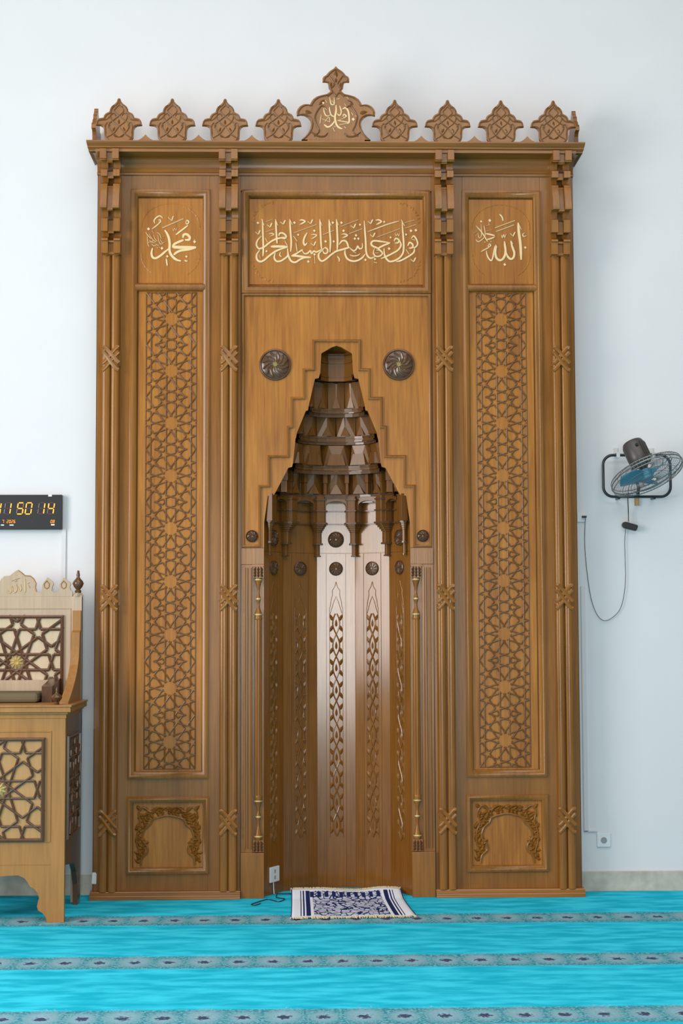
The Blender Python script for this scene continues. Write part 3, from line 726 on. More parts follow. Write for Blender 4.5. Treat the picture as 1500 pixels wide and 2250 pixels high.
# --- muqarnas
SY = .335/.434+.03
def rp(r, th, z, dr=0): return (r*sin(th), .036+r*cos(th)*SY*.90, z)
mq = part('muqarnas_hood', mih)
def tier(z0, z1, r0, r1, n, hold, chevron, rin=None):
    """one corbelled ring: raised spearheads with valleys between, ledge under it"""
    m = MB(); d = pi/n; th0 = -pi/2
    for i in range(n):
        a0, a1 = th0+i*d, th0+(i+1)*d; ac = (a0+a1)/2
        inn = .88; h = z1-z0; tz = z0+h*(.93 if not chevron else .86)
        bl, bq = rp(r0*.985, a0+d*.03, z0), rp(r0*.985, a1-d*.03, z0)
        bc = rp(r0*inn, ac, z0); tw = .05 if not chevron else .32; rt = r0*.32+r1*.68 if not chevron else r1
        tl, tr = rp(rt, ac-d*tw, tz), rp(rt, ac+d*tw, tz)
        B0, B1 = rp(r0*1.2, a0, z0), rp(r0*1.2, a1, z0)
        T0, T1, TC_ = rp(r1*1.34, a0, z1+.01), rp(r1*1.34, a1, z1+.01), rp(r1*1.30, ac, z1+.01)
        m.add([bl, bc, bq, tr, tl, B0, B1, T0, T1, TC_],
              [(0, 1, 4), (1, 3, 4), (1, 2, 3), (0, 4, 7), (0, 7, 5), (2, 8, 3), (2, 6, 8), (4, 3, 9), (4, 9, 7), (3, 8, 9)])
        # small raised chevron or panel at the foot
        sc = .97; h = (z1-z0)
        if not chevron:
            q = [rp(r0*inn*sc, ac-d*.26, z0+.004), rp(r0*inn*sc, ac+d*.26, z0+.004), rp((r0*.6+r1*.4)*.955, ac, z0+h*.52)]
            q2 = [rp(r0*.99, ac-d*.26, z0+.004), rp(r0*.99, ac+d*.26, z0+.004), rp(r0*.99, ac, z0+h*.52)]
            m.add(q+q2, [(0, 1, 2), (0, 2, 5, 3), (1, 4, 5, 2), (0, 3, 4, 1)])
        else:
            q = [rp(r0*inn*sc, ac-d*.40, z0+.004), rp(r0*inn*sc, ac+d*.40, z0+.004), rp(r0*inn*.985, ac+d*.27, z0+h*.5), rp(r0*inn*.985, ac-d*.27, z0+h*.5)]
            q2 = [rp(r0*1.0, ac-d*.4, z0+.004), rp(r0*1.0, ac+d*.4, z0+.004), rp(r0, ac+d*.27, z0+h*.5), rp(r0, ac-d*.27, z0+h*.5)]
            m.add(q+q2, [(0, 1, 2, 3), (3, 2, 6, 7), (1, 5, 6, 2), (0, 3, 7, 4)])
    # ledge band (polygonal) with flat underside
    def ring(ra, rb, za, zb, nn):
        nonlocal m
        vs = []; fs = []
        for i in range(nn+1):
            a = -pi/2+pi*i/nn
            vs += [rp(ra, a, za), rp(ra, a, zb), rp(rb, a, zb), rp(rb, a, za)]
        for i in range(nn):
            for j in range(4): fs.append((i*4+j, (i+1)*4+j, (i+1)*4+(j+1) % 4, i*4+(j+1) % 4))
        m.add(vs, fs)
    ring(r0*.935, r0*1.35, z0-.026, z0+.001, n*2)
    ring(r1*.97, r1*1.35, z1-.002, z1+.006, n*2)
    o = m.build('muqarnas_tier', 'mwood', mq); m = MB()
    ring(r0*.915, r0*1.3, z0-.012, z0-.001, n*2); m.build('fillet_shade_line', 'dark', o); m = MB(); ring(r0*.965, r0*1.3, z0-.050, z0-.027, n*2)  # dark rings paint the shadow gaps above and below the ledge
    m.build('fillet_shade_line', 'dark', o); return o
tier(2.898, 3.062, .172, .125, 5, 0, False)
tier(2.735, 2.868, .243, .178, 6, 0, False)
tier(2.556, 2.700, .264, .235, 5, 0, True)
tier(2.386, 2.524, .368, .262, 7, 0, False)
# top turret
m = MB()
def ringp(m, r0, r1, z0, z1, nn, off=0):
    vs = []; fs = []
    for i in range(nn+1):
        a = -pi/2+pi*i/nn
        vs += [rp(r0, a, z0), rp(r0, a, z1), rp(r1, a, z1), rp(r1, a, z0)]
    for i in range(nn):
        for j in range(4): fs.append((i*4+j, (i+1)*4+j, (i+1)*4+(j+1) % 4, i*4+(j+1) % 4))
    m.add(vs, fs)
ringp(m, .098, .15, 3.08, 3.255, 3); ringp(m, .090, .15, 3.082, 3.092, 3); ringp(m, .090, .15, 3.168, 3.178, 3)
ringp(m, .094, .2, 3.060, 3.082, 3)
m.add([rp(.15, -pi/2, 3.215), rp(.15, -pi/6, 3.215), rp(.15, pi/6, 3.215), rp(.15, pi/2, 3.215), (0, 0, 3.27)], [(0, 1, 4), (1, 2, 4), (2, 3, 4), (0, 1, 2, 3)])
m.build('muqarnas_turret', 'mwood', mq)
# drop columns in the widest spearhead tier
m = MB()
for i in range(8):
    a = -pi/2+pi*i/7; a = max(-pi/2+.07, min(pi/2-.07, a)); c = Vector(rp(.305, a, 0)); t = MB()
    t.box(-.013, .013, -.012, .03, 2.455, 2.53); t.box(-.009, .009, -.007, .03, 2.385, 2.455)
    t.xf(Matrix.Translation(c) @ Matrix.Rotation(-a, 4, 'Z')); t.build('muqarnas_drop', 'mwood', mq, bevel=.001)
# lowest arcade: piers at the facet corners, arches between, pendants below
m = MB()
def corner(k):                                # corners of the five-facet plan
    px, py = FW/2, .345
    pts = [(px, py)]
    for q in (1, 2):
        a = rad(ANG*q); px, py = px+cos(a)*FW, py-sin(a)*FW; pts.append((px, py))
    return pts[k]
for s in (-1, 1):
    for k in range(3):
        x, y = corner(k); x, y = (.404, .05) if k == 2 else (x, y); a = math.atan2(x, y+.08); dep = .095 if k < 2 else .03
        wv = .046 if k < 2 else .03
        t = MB()
        Hx = [(-wv, .0), (-wv, -dep*.5), (-wv*.5, -dep), (wv*.5, -dep), (wv, -dep*.5), (wv, .0)]
        def hexp(sc, z0, z1, ex=0):
            t.extr([(p*sc+(ex if p > 0 else -ex), q*sc-(ex if q < 0 else 0)) for p, q in Hx], z0, z1)
        hexp(1, 2.21, 2.375)
        for j in range(4): hexp(1-.13*j, 2.206-.012*(j+1), 2.207-.012*j)
        hexp(.52, 2.085, 2.17); hexp(.34, 2.012, 2.085)
        X = Matrix.Translation((s*x, y, 0)) @ Matrix.Rotation(-s*a, 4, 'Z')
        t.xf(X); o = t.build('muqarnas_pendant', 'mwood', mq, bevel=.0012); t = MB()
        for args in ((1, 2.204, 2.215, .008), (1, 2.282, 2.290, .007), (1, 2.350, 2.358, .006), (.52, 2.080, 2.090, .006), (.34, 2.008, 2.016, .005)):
            t = MB(); hexp(*args); t.xf(X); t.build('fillet_shade_line', 'dark', o)
for (c, a) in facet_frames():
    t = MB(); w = FW/2-.002; ar = []
    for j in range(11):
        b = pi*j/10; ar.append((-.062*cos(b), 2.318+.030*sin(b)))
    t.prism([(-w, 2.21), (-w, 2.372), (w, 2.372), (w, 2.21), (.062, 2.21)] + ar[::-1] + [(-.062, 2.21)], -.062, -.020)
    X = Matrix.Translation(c) @ Matrix.Rotation(a, 4, 'Z'); o = t.xf(X).build('muqarnas_arch', 'mwood', mq, bevel=.0012)
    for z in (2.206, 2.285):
        t = MB(); t.box(-w, w, -.012, .001, z-.001, z+.007); t.xf(X).build('fillet_shade_line', 'dark', o)
for s_ in (-1, 1):
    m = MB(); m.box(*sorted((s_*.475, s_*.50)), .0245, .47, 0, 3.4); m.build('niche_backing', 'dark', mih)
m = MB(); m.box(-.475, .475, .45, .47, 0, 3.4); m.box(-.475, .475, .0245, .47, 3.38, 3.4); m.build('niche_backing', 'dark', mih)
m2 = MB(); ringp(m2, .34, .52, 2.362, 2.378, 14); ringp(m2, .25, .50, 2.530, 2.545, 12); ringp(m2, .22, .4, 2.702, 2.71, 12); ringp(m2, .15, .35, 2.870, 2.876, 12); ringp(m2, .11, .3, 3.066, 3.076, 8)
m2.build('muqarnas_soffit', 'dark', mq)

# --- cresting
SC = 1/376.5
FIN = [(640,135),(672,150),(690,185),(700,230),(760,300),(850,370),(885,430),(910,520),(960,545),(1010,570),(1050,620),(1075,690),(1150,700),(1210,720),(1260,790),(1285,900),(1220,905),(1150,912),(1090,950),(1055,1020),(1050,1150),(1040,1250),(1000,1310),(960,1350)]
FH = [((x-640)/12.5*SC, (1350-y)/12.5*SC) for x, y in FIN]
CRW = [(735,90),(775,135),(850,185),(890,225),(920,265),(965,290),(985,330),(985,385),(940,380),(895,390),(880,430),(870,500),(835,545),(850,580),(900,620),(990,640),(1090,670),(1160,720),(1200,780),(1225,830),(1290,815),(1350,825),(1410,860),(1450,910),(1470,970),(1465,1030),(1400,1015),(1330,1020),(1260,1060),(1215,1120),(1200,1190),(1215,1280),(1260,1370),(1320,1440),(1380,1492)]
CH = [((x-735)/8.333*SC, (1492-y)/8.333*SC) for x, y in CRW]
YC = -.166
def mirrored(H): return H + [(-x, z) for x, z in reversed(H) if x > 1e-6]
def crest_scroll(m, y):
    for s in (-1, 1):
        m.ribbon([(0, .020), (s*.040, .050), (s*.062, .095), (s*.030, .125), (0, .150), (-s*.028, .180), (-s*.010, .205), (0, .215)], .0065, y, .005)
        m.ribbon([(s*.070, .020), (s*.030, .045), (0, .085), (-s*.036, .115), (-s*.050, .150), (-s*.030, .165), (-s*.018, .150)], .0065, y, .005)
        m.ribbon([(s*.075, .045), (s*.080, .085), (s*.068, .110), (s*.055, .095), (s*.064, .080)], .0065, y, .005)
        m.ribbon([(s*.045, .195), (s*.030, .215), (s*.015, .200), (s*.025, .188)], .0055, y, .004)
        m.ribbon([(s*.120, .120), (s*.095, .125), (s*.070, .130), (s*.045, .160), (s*.050, .190)], .0065, y, .004)
        m.leaf((s*.030, .070), pi/2+s*.4, .032, .014, y, .006); m.leaf((s*.020, .028), s*.5, .030, .012, y, .006)
    m.leaf((0, .235), pi/2, .04, .018, y, .006); m.leaf((0, .115), pi/2, .034, .014, y, .006)
m = MB(); m.prism(mirrored(FH), -.012, .012)
fin = m.build('crest_finial', 'wood', mih, bevel=.0012)
m = MB(); crest_scroll(m, -.012)
P2 = [Vector(p) for p in FH]; 
for s in (-1, 1): m.ribbon([(s*max(0, p[0]-.008), p[1]-(.008 if i < 14 else -.002)) for i, p in enumerate(FH)], .007, -.012, .005, False, False)
m.build('scroll_carving', 'lattice', fin, smooth=40)
ZC = PZ(-.19, 4.513)-.001
xs = [at(p, 300, YC).x for p in (261.5, 378.5, 494.5, 611.5, 867, 983, 1100, 1215)]
fin.location = (xs[0], YC, ZC)
for x in xs[1:]: copy_part(fin, mih, (x, YC, ZC))
m = MB(); pk = [(0, .040), (.010, .028), (.026, .014), (.048, .003), (.05, 0)]
m.prism(mirrored(pk), -.012, .012); pf = m.build('crest_peak', 'wood', mih)
px_ = [(xs[i]+xs[i+1])/2 for i in (0, 1, 2, 4, 5, 6)]; pf.location = (px_[0], YC, ZC)
for x in px_[1:]: copy_part(pf, mih, (x, YC, ZC))
m = MB(); m.prism(mirrored(CH), -.014, .014)
m.box(-.17, .17, -.014, .014, -.012, .001); cr = m.build('crest_crown', 'wood', mih, bevel=.0012); xc = at(738, 300, YC).x; cr.location = (xc, YC, ZC+.012)
m = MB()
for s in (-1, 1):
    m.ribbon([(s*(p[0]-.011), p[1]-(.006 if i < 24 else 0)) for i, p in enumerate(CH) if p[0] > .012], .008, -.014, .006, False, False)
    m.ribbon([(s*.13, .02), (s*.10, .05), (s*.115, .09), (s*.125, .14), (s*.10, .19), (s*.08, .205), (s*.06, .19)], .010, -.014, .007)
    m.ribbon([(s*.145, .045), (s*.11, .022), (s*.07, .02), (s*.05, .04)], .010, -.014, .008)
    m.leaf((s*.165, .165), s*.2, .05, .025, -.014, .008); m.leaf((s*.085, .225), s*2.4, .05, .02, -.014, .008)
    m.ribbon([(s*.03, .31), (s*.01, .335), (s*.022, .36), (s*.04, .385)], .010, -.014, .007)
    m.ribbon([(0, .26), (s*.02, .285), (s*.05, .262)], .010, -.014, .007); m.leaf((s*.028, .335), pi/2, .03, .012, -.014, .006)
m.leaf((0, .40), pi/2, .05, .022, -.014, .008); m.leaf((0, .36), pi/2, .03, .014, -.014, .008)
m.build('scroll_carving', 'lattice', cr, smooth=40)
m = MB(); strokes(m, TC, (650, 130), 8.333, YC-.014, .006, 1.1); m.v = [(x-xc, y-YC, z-ZC) for x, y, z in m.v]
m.build('lettering', 'letter', cr, smooth=50)['label'] = 'raised pale gold arabic lettering'
for s in (-1, 1):
    m = MB(); m.prism(mirrored(FH), -.012, .012)
    o = m.build('crest_finial', 'wood', mih, bevel=.0012); o.rotation_euler.z = s*pi/2; o.location = (s*1.448, .018, ZC)

# ------------------------------------------------------------ PULPIT CHAIR
FY, BY = -.73, -.10                          # front and back planes
RX = -1.492                                  # right flank
pcx = at(0, 1735, FY).x - .006
LX = 2*pcx-RX
pul = thing('pulpit_chair', 'wooden pulpit chair with star lattice and scalloped feet, left of the prayer niche', 'pulpit', (pcx, (FY+BY)/2, 0))
pul_off = Vector((pcx, (FY+BY)/2, 0))
def pb(mb, name, mat, parent=pul, **k):
    if parent is pul: mb.v = [tuple(Vector(p)-pul_off) for p in mb.v]
    else: mb.v = [tuple(Vector(p)-pul_off) for p in mb.v]
    return mb.build(name, mat, parent, **k)
Zf = lambda py: at(70, py, FY).z
Zb = lambda py: at(70, py, BY).z
zt = Zf(1577)
# front board with scalloped skirt
sk = [(0,540),(130,530),(250,525),(330,560),(380,620),(410,680),(470,710),(510,760),(535,830),(520,890),(505,950),(520,1000),(580,1040),(615,1080),(635,1130),(640,1172)]
skw = [(at(x/6.25, 1840+y/6.25, FY).x, at(x/6.25, 1840+y/6.25, FY).z) for x, y in sk]
skw[-1] = (skw[-1][0], 0)
poly = [(RX, 0), (RX, zt), (pcx, zt)] + skw[:] 
poly[-len(skw)] = (pcx, skw[0][1])
m = MB(); m.prism(poly, FY, FY+.035)
m.prism([(2*pcx-x, z) for x, z in poly][::-1], FY, FY+.035)
pf_ = pb(m, 'front_board', 'pwood', bevel=.0015)
m = MB(); x1 = at(113, 1700, FY).x; za, zb = Zf(1851), Zf(1606)
m.frame(2*pcx-x1, x1, za, zb, [(0, FY+.001), (.002, FY-.004), (.006, FY-.004), (.008, FY+.001)])
for y0 in (1900,): m.box(2*pcx-RX-.001+.02, x1+.0, FY-.002, FY, Zf(y0)-.001, Zf(y0)+.001)
pb(m, 'panel_moulding', 'pwood')
def plattice(name, cx, cz, hw, hh, u, Y, mat_bg, rot=pi/10, goldr=.36, bw=.0195):
    m = MB(); m.box(cx-hw, cx+hw, Y-.003, Y+.001, cz-hh, cz+hh); bg = pb(m, name, mat_bg)
    m = MB()
    for a, b in star_net(rot, u, hw, hh, .46): m.bar((cx+a.x, cz+a.y), (cx+b.x, cz+b.y), bw, Y-.003, .013)
    m.frame(cx-hw-.004, cx+hw+.004, cz-hh-.004, cz+hh+.004, [(0, Y), (.001, Y-.014), (.010, Y-.019), (.019, Y-.014), (.020, Y)])
    pb(m, 'star_lattice', 'dark', bg)
    g = MB()
    for k in range(10): g.leaf((cx+u*goldr*.45*cos(k*pi/5+rot), cz+u*goldr*.45*sin(k*pi/5+rot)), k*pi/5+rot, u*goldr, u*goldr*.33, Y-.008, .012)
    pb(g, 'gold_star', 'gold', bg)
    return bg
fx1 = at(97.5, 1700, FY).x; fz0, fz1 = Zf(1848), Zf(1622)
plattice('front_lattice_panel', pcx, (fz0+fz1)/2, fx1-pcx, (fz1-fz0)/2, .150, FY, 'ply', bw=.014)
# side board (right) and left, with lattice relief
for xs_, nm in ((RX, 1), (LX, -1)):
    m = MB()
    a, b = (xs_-.03, xs_-.002) if nm > 0 else (xs_+.002, xs_+.03)
    q = [(FY+.035, .30), (FY+.035, zt), (BY, zt), (BY, 0), (BY-.09, 0), (BY-.10, .12), (BY-.16, .20), (BY-.25, .26)]
    m.extr(q, a, b, 'x'); sd = pb(m, 'side_board', 'dark')  # dark wood paints in the shade of the flank turned from the light
    m = MB(); xo = xs_-.002 if nm > 0 else xs_+.002
    rot = Matrix.Translation((xo, (FY+BY)/2, (fz0+fz1)/2)) @ Matrix.Rotation(nm*pi/2, 4, 'Z')
    for p, q in star_net(pi/10, .12, .23, .27): m.bar((p.x, p.y), (q.x, q.y), .015, 0, .010)
    m.frame(-.24, .24, -.28, .28, [(0, 0), (.002, -.012), (.012, -.012), (.014, 0)])
    m.xf(rot); pb(m, 'star_lattice', 'dark', sd)
# top moulding, table surface
m = MB(); ov = .034
for o, z0, z1 in ((.004, zt-.004, zt+.018), (.014, zt+.018, zt+.030), (.030, zt+.030, zt+.058), (.036, zt+.058, zt+.068)):
    m.box(LX-o, RX+o, FY-o, BY, z0, z1)
top = pb(m, 'top_board', 'pwood', bevel=.002)
ztt = zt+.068
# rear legs / backrest
bx = lambda px: at(px, 1400, BY).x
m = MB(); zr = Zb(1311)
m.box(LX+.02, RX-.002, BY-.0, BY+.03, zt-.3, zr)
m.box(RX-.055, RX-.002, BY-.004, BY+.034, 0, zr); m.box(LX+.002, LX+.055, BY-.004, BY+.034, 0, zr)
bk = pb(m, 'backrest', 'pwoodp', bevel=.002)
bcx = (LX+RX)/2
lx1 = bx(139)
bz1 = Zb(1353); bzc = Zb(1455)
plattice('back_lattice_panel', bx(37), bzc, lx1-bx(37), bz1-bzc, .146, BY, 'plypale')
m = MB(); m.frame(2*bx(37)-bx(156), bx(156), bzc-(Zb(1336)-bzc), Zb(1336), [(0, BY+.001), (.002, BY-.004), (.005, BY-.004), (.007, BY+.001)])
pb(m, 'panel_moulding', 'pwoodp')
# scalloped crest
cr_ = [(0,210),(250,205),(300,240),(345,280),(420,285),(470,330),(490,380),(495,440),(520,505),(545,540)]
def cz(x, y): p = at(x/6.25, 1220+y/6.25, BY); return (p.x, p.z)
zb_ = Zb(1310)
R_ = [cz(*p) for p in ((250,205),(300,240),(345,280),(420,285),(465,325),(495,385),(485,440),(500,500),(560,520),(575,470),(580,410),(595,380),(650,305),(720,360),(735,395),(715,430),(710,490),(740,515),(790,500),(810,450),(815,400),(830,380),(870,305),(960,370),(970,390),(955,430),(965,480),(990,500))]
R_[-1] = (R_[-1][0], R_[-1][1])
xm = bx(37); poly = [(xm, zb_-.002)] + [(xm, R_[0][1]+.0)] + R_ + [(R_[-1][0], zb_-.002)]
m = MB(); m.prism(poly, BY+.002, BY+.026); m.prism([(2*xm-x, z) for x, z in poly][::-1], BY+.002, BY+.026)
cs = pb(m, 'scalloped_crest', 'pwoodp')
m = MB()
for cxp in (642, 875):
    m.ribbon([cz(cxp, 350), cz(cxp+35, 395), cz(cxp+28, 440), cz(cxp, 460), cz(cxp-30, 440), cz(cxp-38, 395), cz(cxp, 350)], .005, BY+.002, .004, False, False)
m.ribbon(R_[:8], .006, BY+.002, .004, False, False)
pb(m, 'relief_carving', 'pwood', cs)
m = MB()
def st2(w, *pts): m.ribbon([cz(*p) for p in pts], w/6.25/375, BY+.002, .006)
st2(16, (340,320),(345,410),(345,510)); st2(12, (280,400),(290,470),(265,490),(245,430)); st2(12, (225,400),(230,480),(190,515),(170,460),(165,420)); st2(10, (150,430),(160,490),(130,520),(105,480))
st2(12, (160,350),(270,310)); st2(10, (390,410),(410,450)); st2(9, (380,390),(400,375)); st2(9, (200,360),(225,350),(215,340))
pb(m, 'lettering', 'letter', cs)
# finials
def finial(cx, cy, z, k=1.0, ball=.033):
    m = MB(); m.lathe([(.016*k, 0), (.02*k, .012*k), (.012*k, .022*k), (ball*.75*k, .036*k), (ball*k, .056*k), (ball*.85*k, .070*k), (.013*k, .086*k), (.008*k, .096*k), (.011*k, .104*k), (.008*k, .118*k), (.007*k, .130*k), (.001, .134*k)], (cx, cy, z), 18)
    return pb(m, 'finial', 'dark', smooth=50)
for x in (RX-.028, LX+.028):
    finial(x, BY+.015, zr+.020, 1.0); m = MB(); m.box(x-.026, x+.026, BY-.004, BY+.034, zr-.001, zr+.006); m.lathe([(.036, 0), (.02, .02)], (x, BY+.015, zr+.003), 4)
    pb(m, 'post_cap', 'pwoodp')
    finial(x-.03*(1 if x > pcx else -1), FY+.06, ztt-.002, .72, .042)
# arm boards with a concave upper edge
for s, x in ((1, RX), (-1, LX)):
    a, b = sorted((x-s*.052, x-s*.004)); q = [(BY, zt)]
    zA = Zb(1342)
    q += [(BY, zA), (BY-.035, zA), (BY-.035, Zb(1385)), (BY-.075, Zb(1390)), (BY-.085, Zb(1420))]
    for i in range(1, 9): t = i/8; q.append((BY-.085-(.42)*t**1.6, Zb(1420)+(ztt+.01-Zb(1420))*(t**.75)))
    q += [(BY-.52, ztt-.002), (BY-.52, zt)]
    m = MB(); m.extr(q, a, b, 'x'); pb(m, 'arm_board', 'pwood', bevel=.0015)
m = MB(); m.box(LX+.06, RX-.19, FY+.24, BY-.056, ztt+.001, ztt+.055)
cu = m.build('seat_cushion', 'cushion', None, bevel=.018); tag(cu, 'flat olive brown cushion lying on the pulpit chair seat', 'cushion')
m = MB(); m.box(LX+.07, RX-.165, BY-.05, BY-.016, ztt+.0, ztt+.115); pb(m, 'seat_back_rail', 'pwoodp', bevel=.003)
m = MB(); hx = RX-.15
m.extr([(FY+.30, ztt-.001), (FY+.30, ztt+.09), (BY-.02, ztt+.125), (BY-.02, ztt-.001)], hx-.03, hx+.03, 'x'); pb(m, 'inner_rail', 'dark', bevel=.002)

# ------------------------------------------------------------ DIGITAL CLOCK
CY = WY-.045
c0, c1 = at(-34, 1125, CY), at(135.5, 1163, CY); ct = at(100, 1087, CY)
clk = thing('digital_clock', 'black digital wall clock with orange digits on the left white wall', 'clock', ((c0.x+c1.x)/2, CY, c1.z))
def cb(mb, n, mt, **k):
    mb.v = [tuple(Vector(p)-Vector(clk.location)) for p in mb.v]; return mb.build(n, mt, clk, **k)
m = MB(); m.box(c0.x, c1.x, CY, WY-.001, c1.z, ct.z); cb(m, 'case', 'black', bevel=.003)
m = MB(); on, off, rd = MB(), MB(), MB()
SEG = {'1': 'bc', '4': 'fgbc', '5': 'afgcd', '0': 'abcdef', '2': 'abged', '6': 'afgcde', '8': 'abcdefg', '7': 'abc'}
def digit(ch, px, py, w, h, mbon, mboff, t):  # px,py = lower left in photo pixels
    o = at(px, py, CY); k = 1/372
    P = lambda x, y: (o.x+(x+y*.14)*k, o.z+y*k)
    L = {'a': ((0,h),(w,h)), 'b': ((w,h),(w,h/2)), 'c': ((w,h/2),(w,0)), 'd': ((0,0),(w,0)), 'e': ((0,0),(0,h/2)), 'f': ((0,h/2),(0,h)), 'g': ((0,h/2),(w,h/2))}
    for s, (a, b) in L.items():
        A, B = Vector(a), Vector(b); d = (B-A).normalized()*t*.32; A, B = A+d, B-d
        tgt = mbon if s in SEG[ch] else mboff
        if tgt is not None: tgt.ribbon([P(*A), P(*B)], t*k, CY-.001, .0018, False, True)
for ch, x in (('1', -13), ('1', 9), ('5', 36.5), ('0', 55), ('1', 83), ('4', 104)):
    b1, b2 = MB(), MB(); digit(ch, x, 1129.5, 12.5, 25, b1, b2, 4.4); cb(b1, 'lit_digit', 'led')
    if b2.v: cb(b2, 'unlit_digit', 'ledoff')
for ch, x in (('2', 15), ('0', 20), ('2', 25), ('6', 30), ('0', 111), ('8', 116)): digit(ch, x, 1149, 3, 6.5, on, None, 1.5)
digit('7', 4, 1149, 4, 6.5, on, None, 1.5); digit('1', 68, 1147, 3, 4, rd, None, 3)
cb(on, 'date_digits', 'led'); cb(rd, 'red_indicator', 'ledred')
m = MB()
for a, b, y0, y1 in ((106, 114, 1086.8, 1091), (112, 120, 1151.5, 1154.5), (2, 9, 1152.5, 1155), (21, 30, 1152.5, 1155)):
    p, q = at(a, y1, CY), at(b, y0, CY); m = MB(); m.box(p.x, q.x, CY-.0015, CY+.001, p.z, q.z); cb(m, 'white_label', 'white')

# ------------------------------------------------------------ trunking, sockets
def trunk(name, pts, w, label):
    m = MB()
    for (a, b) in zip(pts[:-1], pts[1:]):
        p, q = at(*a, WY), at(*b, WY)
        m.box(min(p.x, q.x)-w/2, max(p.x, q.x)+w/2, WY-.010, WY-.0005, min(p.z, q.z)-w/2, max(p.z, q.z)+w/2)
    tag(m.build(name, 'trunk', bevel=.0015), label, 'cable trunking')
trunk('cable_trunking', [(137.5, 1164), (137.5, 1860)], .010, 'thin white vertical cable trunking running down the wall below the digital clock')
trunk('cable_trunking', [(1283, 1290), (1283.5, 1826), (1310, 1826)], .007, 'thin white cable trunking beside the niche leading to the low wall socket')
def socket(px, py, w, h, label, Y=WY):
    c = at(px, py, Y); t = thing('wall_socket', label, 'socket', (c.x, Y, c.z))
    m = MB(); m.box(-w/2, w/2, -.010, -.0005, -h/2, h/2); m.build('socket_plate', 'white', t, bevel=.003)
    if w < .06: return t
    m = MB(); m.lathe([(.018, 0), (.018, .003), (.015, .004), (.015, .001), (.001, .001)], (0, -.010, 0), 20, Matrix.Rotation(pi/2, 3, 'X'))
    for s in (-1, 1): m.box(s*.007-.002, s*.007+.002, -.0135, -.010, -.002, .002)
    m.build('socket_outlet', 'socketpin', t, smooth=40)
    return t
socket(1325.5, 1845.5, .082, .082, 'square white wall socket low on the right wall with nothing plugged in')
socket(1276, 1137, .050, .058, 'small white wall socket high on the right wall holding the black fan plug')
# white outlet on the left facet of the niche
c, a = facet_frames()[4]
t = thing('wall_socket', 'tall white power outlet inside the niche above the carpet on the left', 'socket')
t.location = c+Vector((0, 0, 0)); t.rotation_euler.z = a
lc = at(604.5, 1918, .17)
m = MB(); m.box(-.052, .052, -.012, -.0005, lc.z-.045, lc.z+.045); m.build('socket_plate', 'white', t, bevel=.003)
m = MB()
for dz in (.018, -.018):
    m.box(-.010, .006, -.0135, -.012, lc.z+dz-.010, lc.z+dz+.010)
m.build('socket_outlet', 'socketpin', t)
m = MB(); m.tube([(-.010, -.006, lc.z-.044), (-.010, -.008, .03), (-.012, -.012, .004)], .003, 6); m.build('cord', 'white', t, smooth=60)
# black flex on the carpet
P = [fl(*p, .004) for p in ((640,1953),(618,1949),(600,1960),(585,1966),(600,1972),(625,1975),(612,1981),(590,1976),(575,1979),(560,1984),(552,1987),(560,1989),(572,1985))]
P = [Vector((max(p.x, -.36 if p.y > -.06 else -9), min(p.y, .12), .004)) for p in P]
m = MB(); m.tube(catmull(P, 5), .0028, 6)
tag(m.build('power_cable', 'black', smooth=60), 'thin black cable trailing over the carpet left of the prayer rug', 'cable')
# pale tag at the foot of the niche's left flank
c = at(210.5, 1942, -.01)
m = MB(); m.prism([(-.016, -.032), (.014, -.034), (.016, .028), (.010, .036), (-.008, .036), (-.013, .028)], -.006, .006); 
o = m.build('white_bottle', 'white', bevel=.004); o.location = (c.x-.003, -.012, c.z)
o.location = (-1.425, .005, .118); 
tag(o, 'small white plastic tag fixed low on the left flank of the prayer niche', 'tag'); o.name = 'plastic_tag'

# ------------------------------------------------------------ PRAYER RUG
q00, q10, q11, q01 = [fl(*p) for p in ((641, 2019), (907, 2015), (884, 1953), (646, 1955))]
q01.y = q11.y = .10; q01.x, q11.x = -.275, .372
rug = thing('prayer_rug', 'white and navy patterned prayer rug with cream fringes before the niche', 'rug', ((q00.x+q10.x)/2, (q00.y+q01.y)/2, 0))
NX, NY = 30, 36; vs = []; uv = []
def rugp(u, v, top=True):
    a = q00.lerp(q10, u); b = q01.lerp(q11, u); p = a.lerp(b, v)
    p.x += .022*((1-v)**2)*(1 if u > .5 else -.3)*abs(u-.5)*2
    z = .004+.006*abs(sin(7*u+2*v))*(.3+abs(v-.5))+.030*max(0, v-.75)/.25*(.8+.2*sin(9*u))
    return Vector((p.x, p.y, z if top else .0008))-Vector(rug.location)
me = bpy.data.meshes.new('rug_pile'); vs = [rugp(i/NX, j/NY) for j in range(NY+1) for i in range(NX+1)]
fs = [(j*(NX+1)+i, j*(NX+1)+i+1, (j+1)*(NX+1)+i+1, (j+1)*(NX+1)+i) for j in range(NY) for i in range(NX)]
me.from_pydata(vs, [], fs); ul = me.uv_layers.new(name='UVMap')
for l in me.loops: i = l.vertex_index; ul.data[l.index].uv = ((i % (NX+1))/NX, (i//(NX+1))/NY)
me.materials.append(M['rug']); me.polygons.foreach_set('use_smooth', [True]*len(me.polygons))
o = bpy.data.objects.new('rug_pile', me); COL.objects.link(o); o.parent = rug
md = o.modifiers.new('solid', 'SOLIDIFY'); md.thickness = .004; md.offset = -1
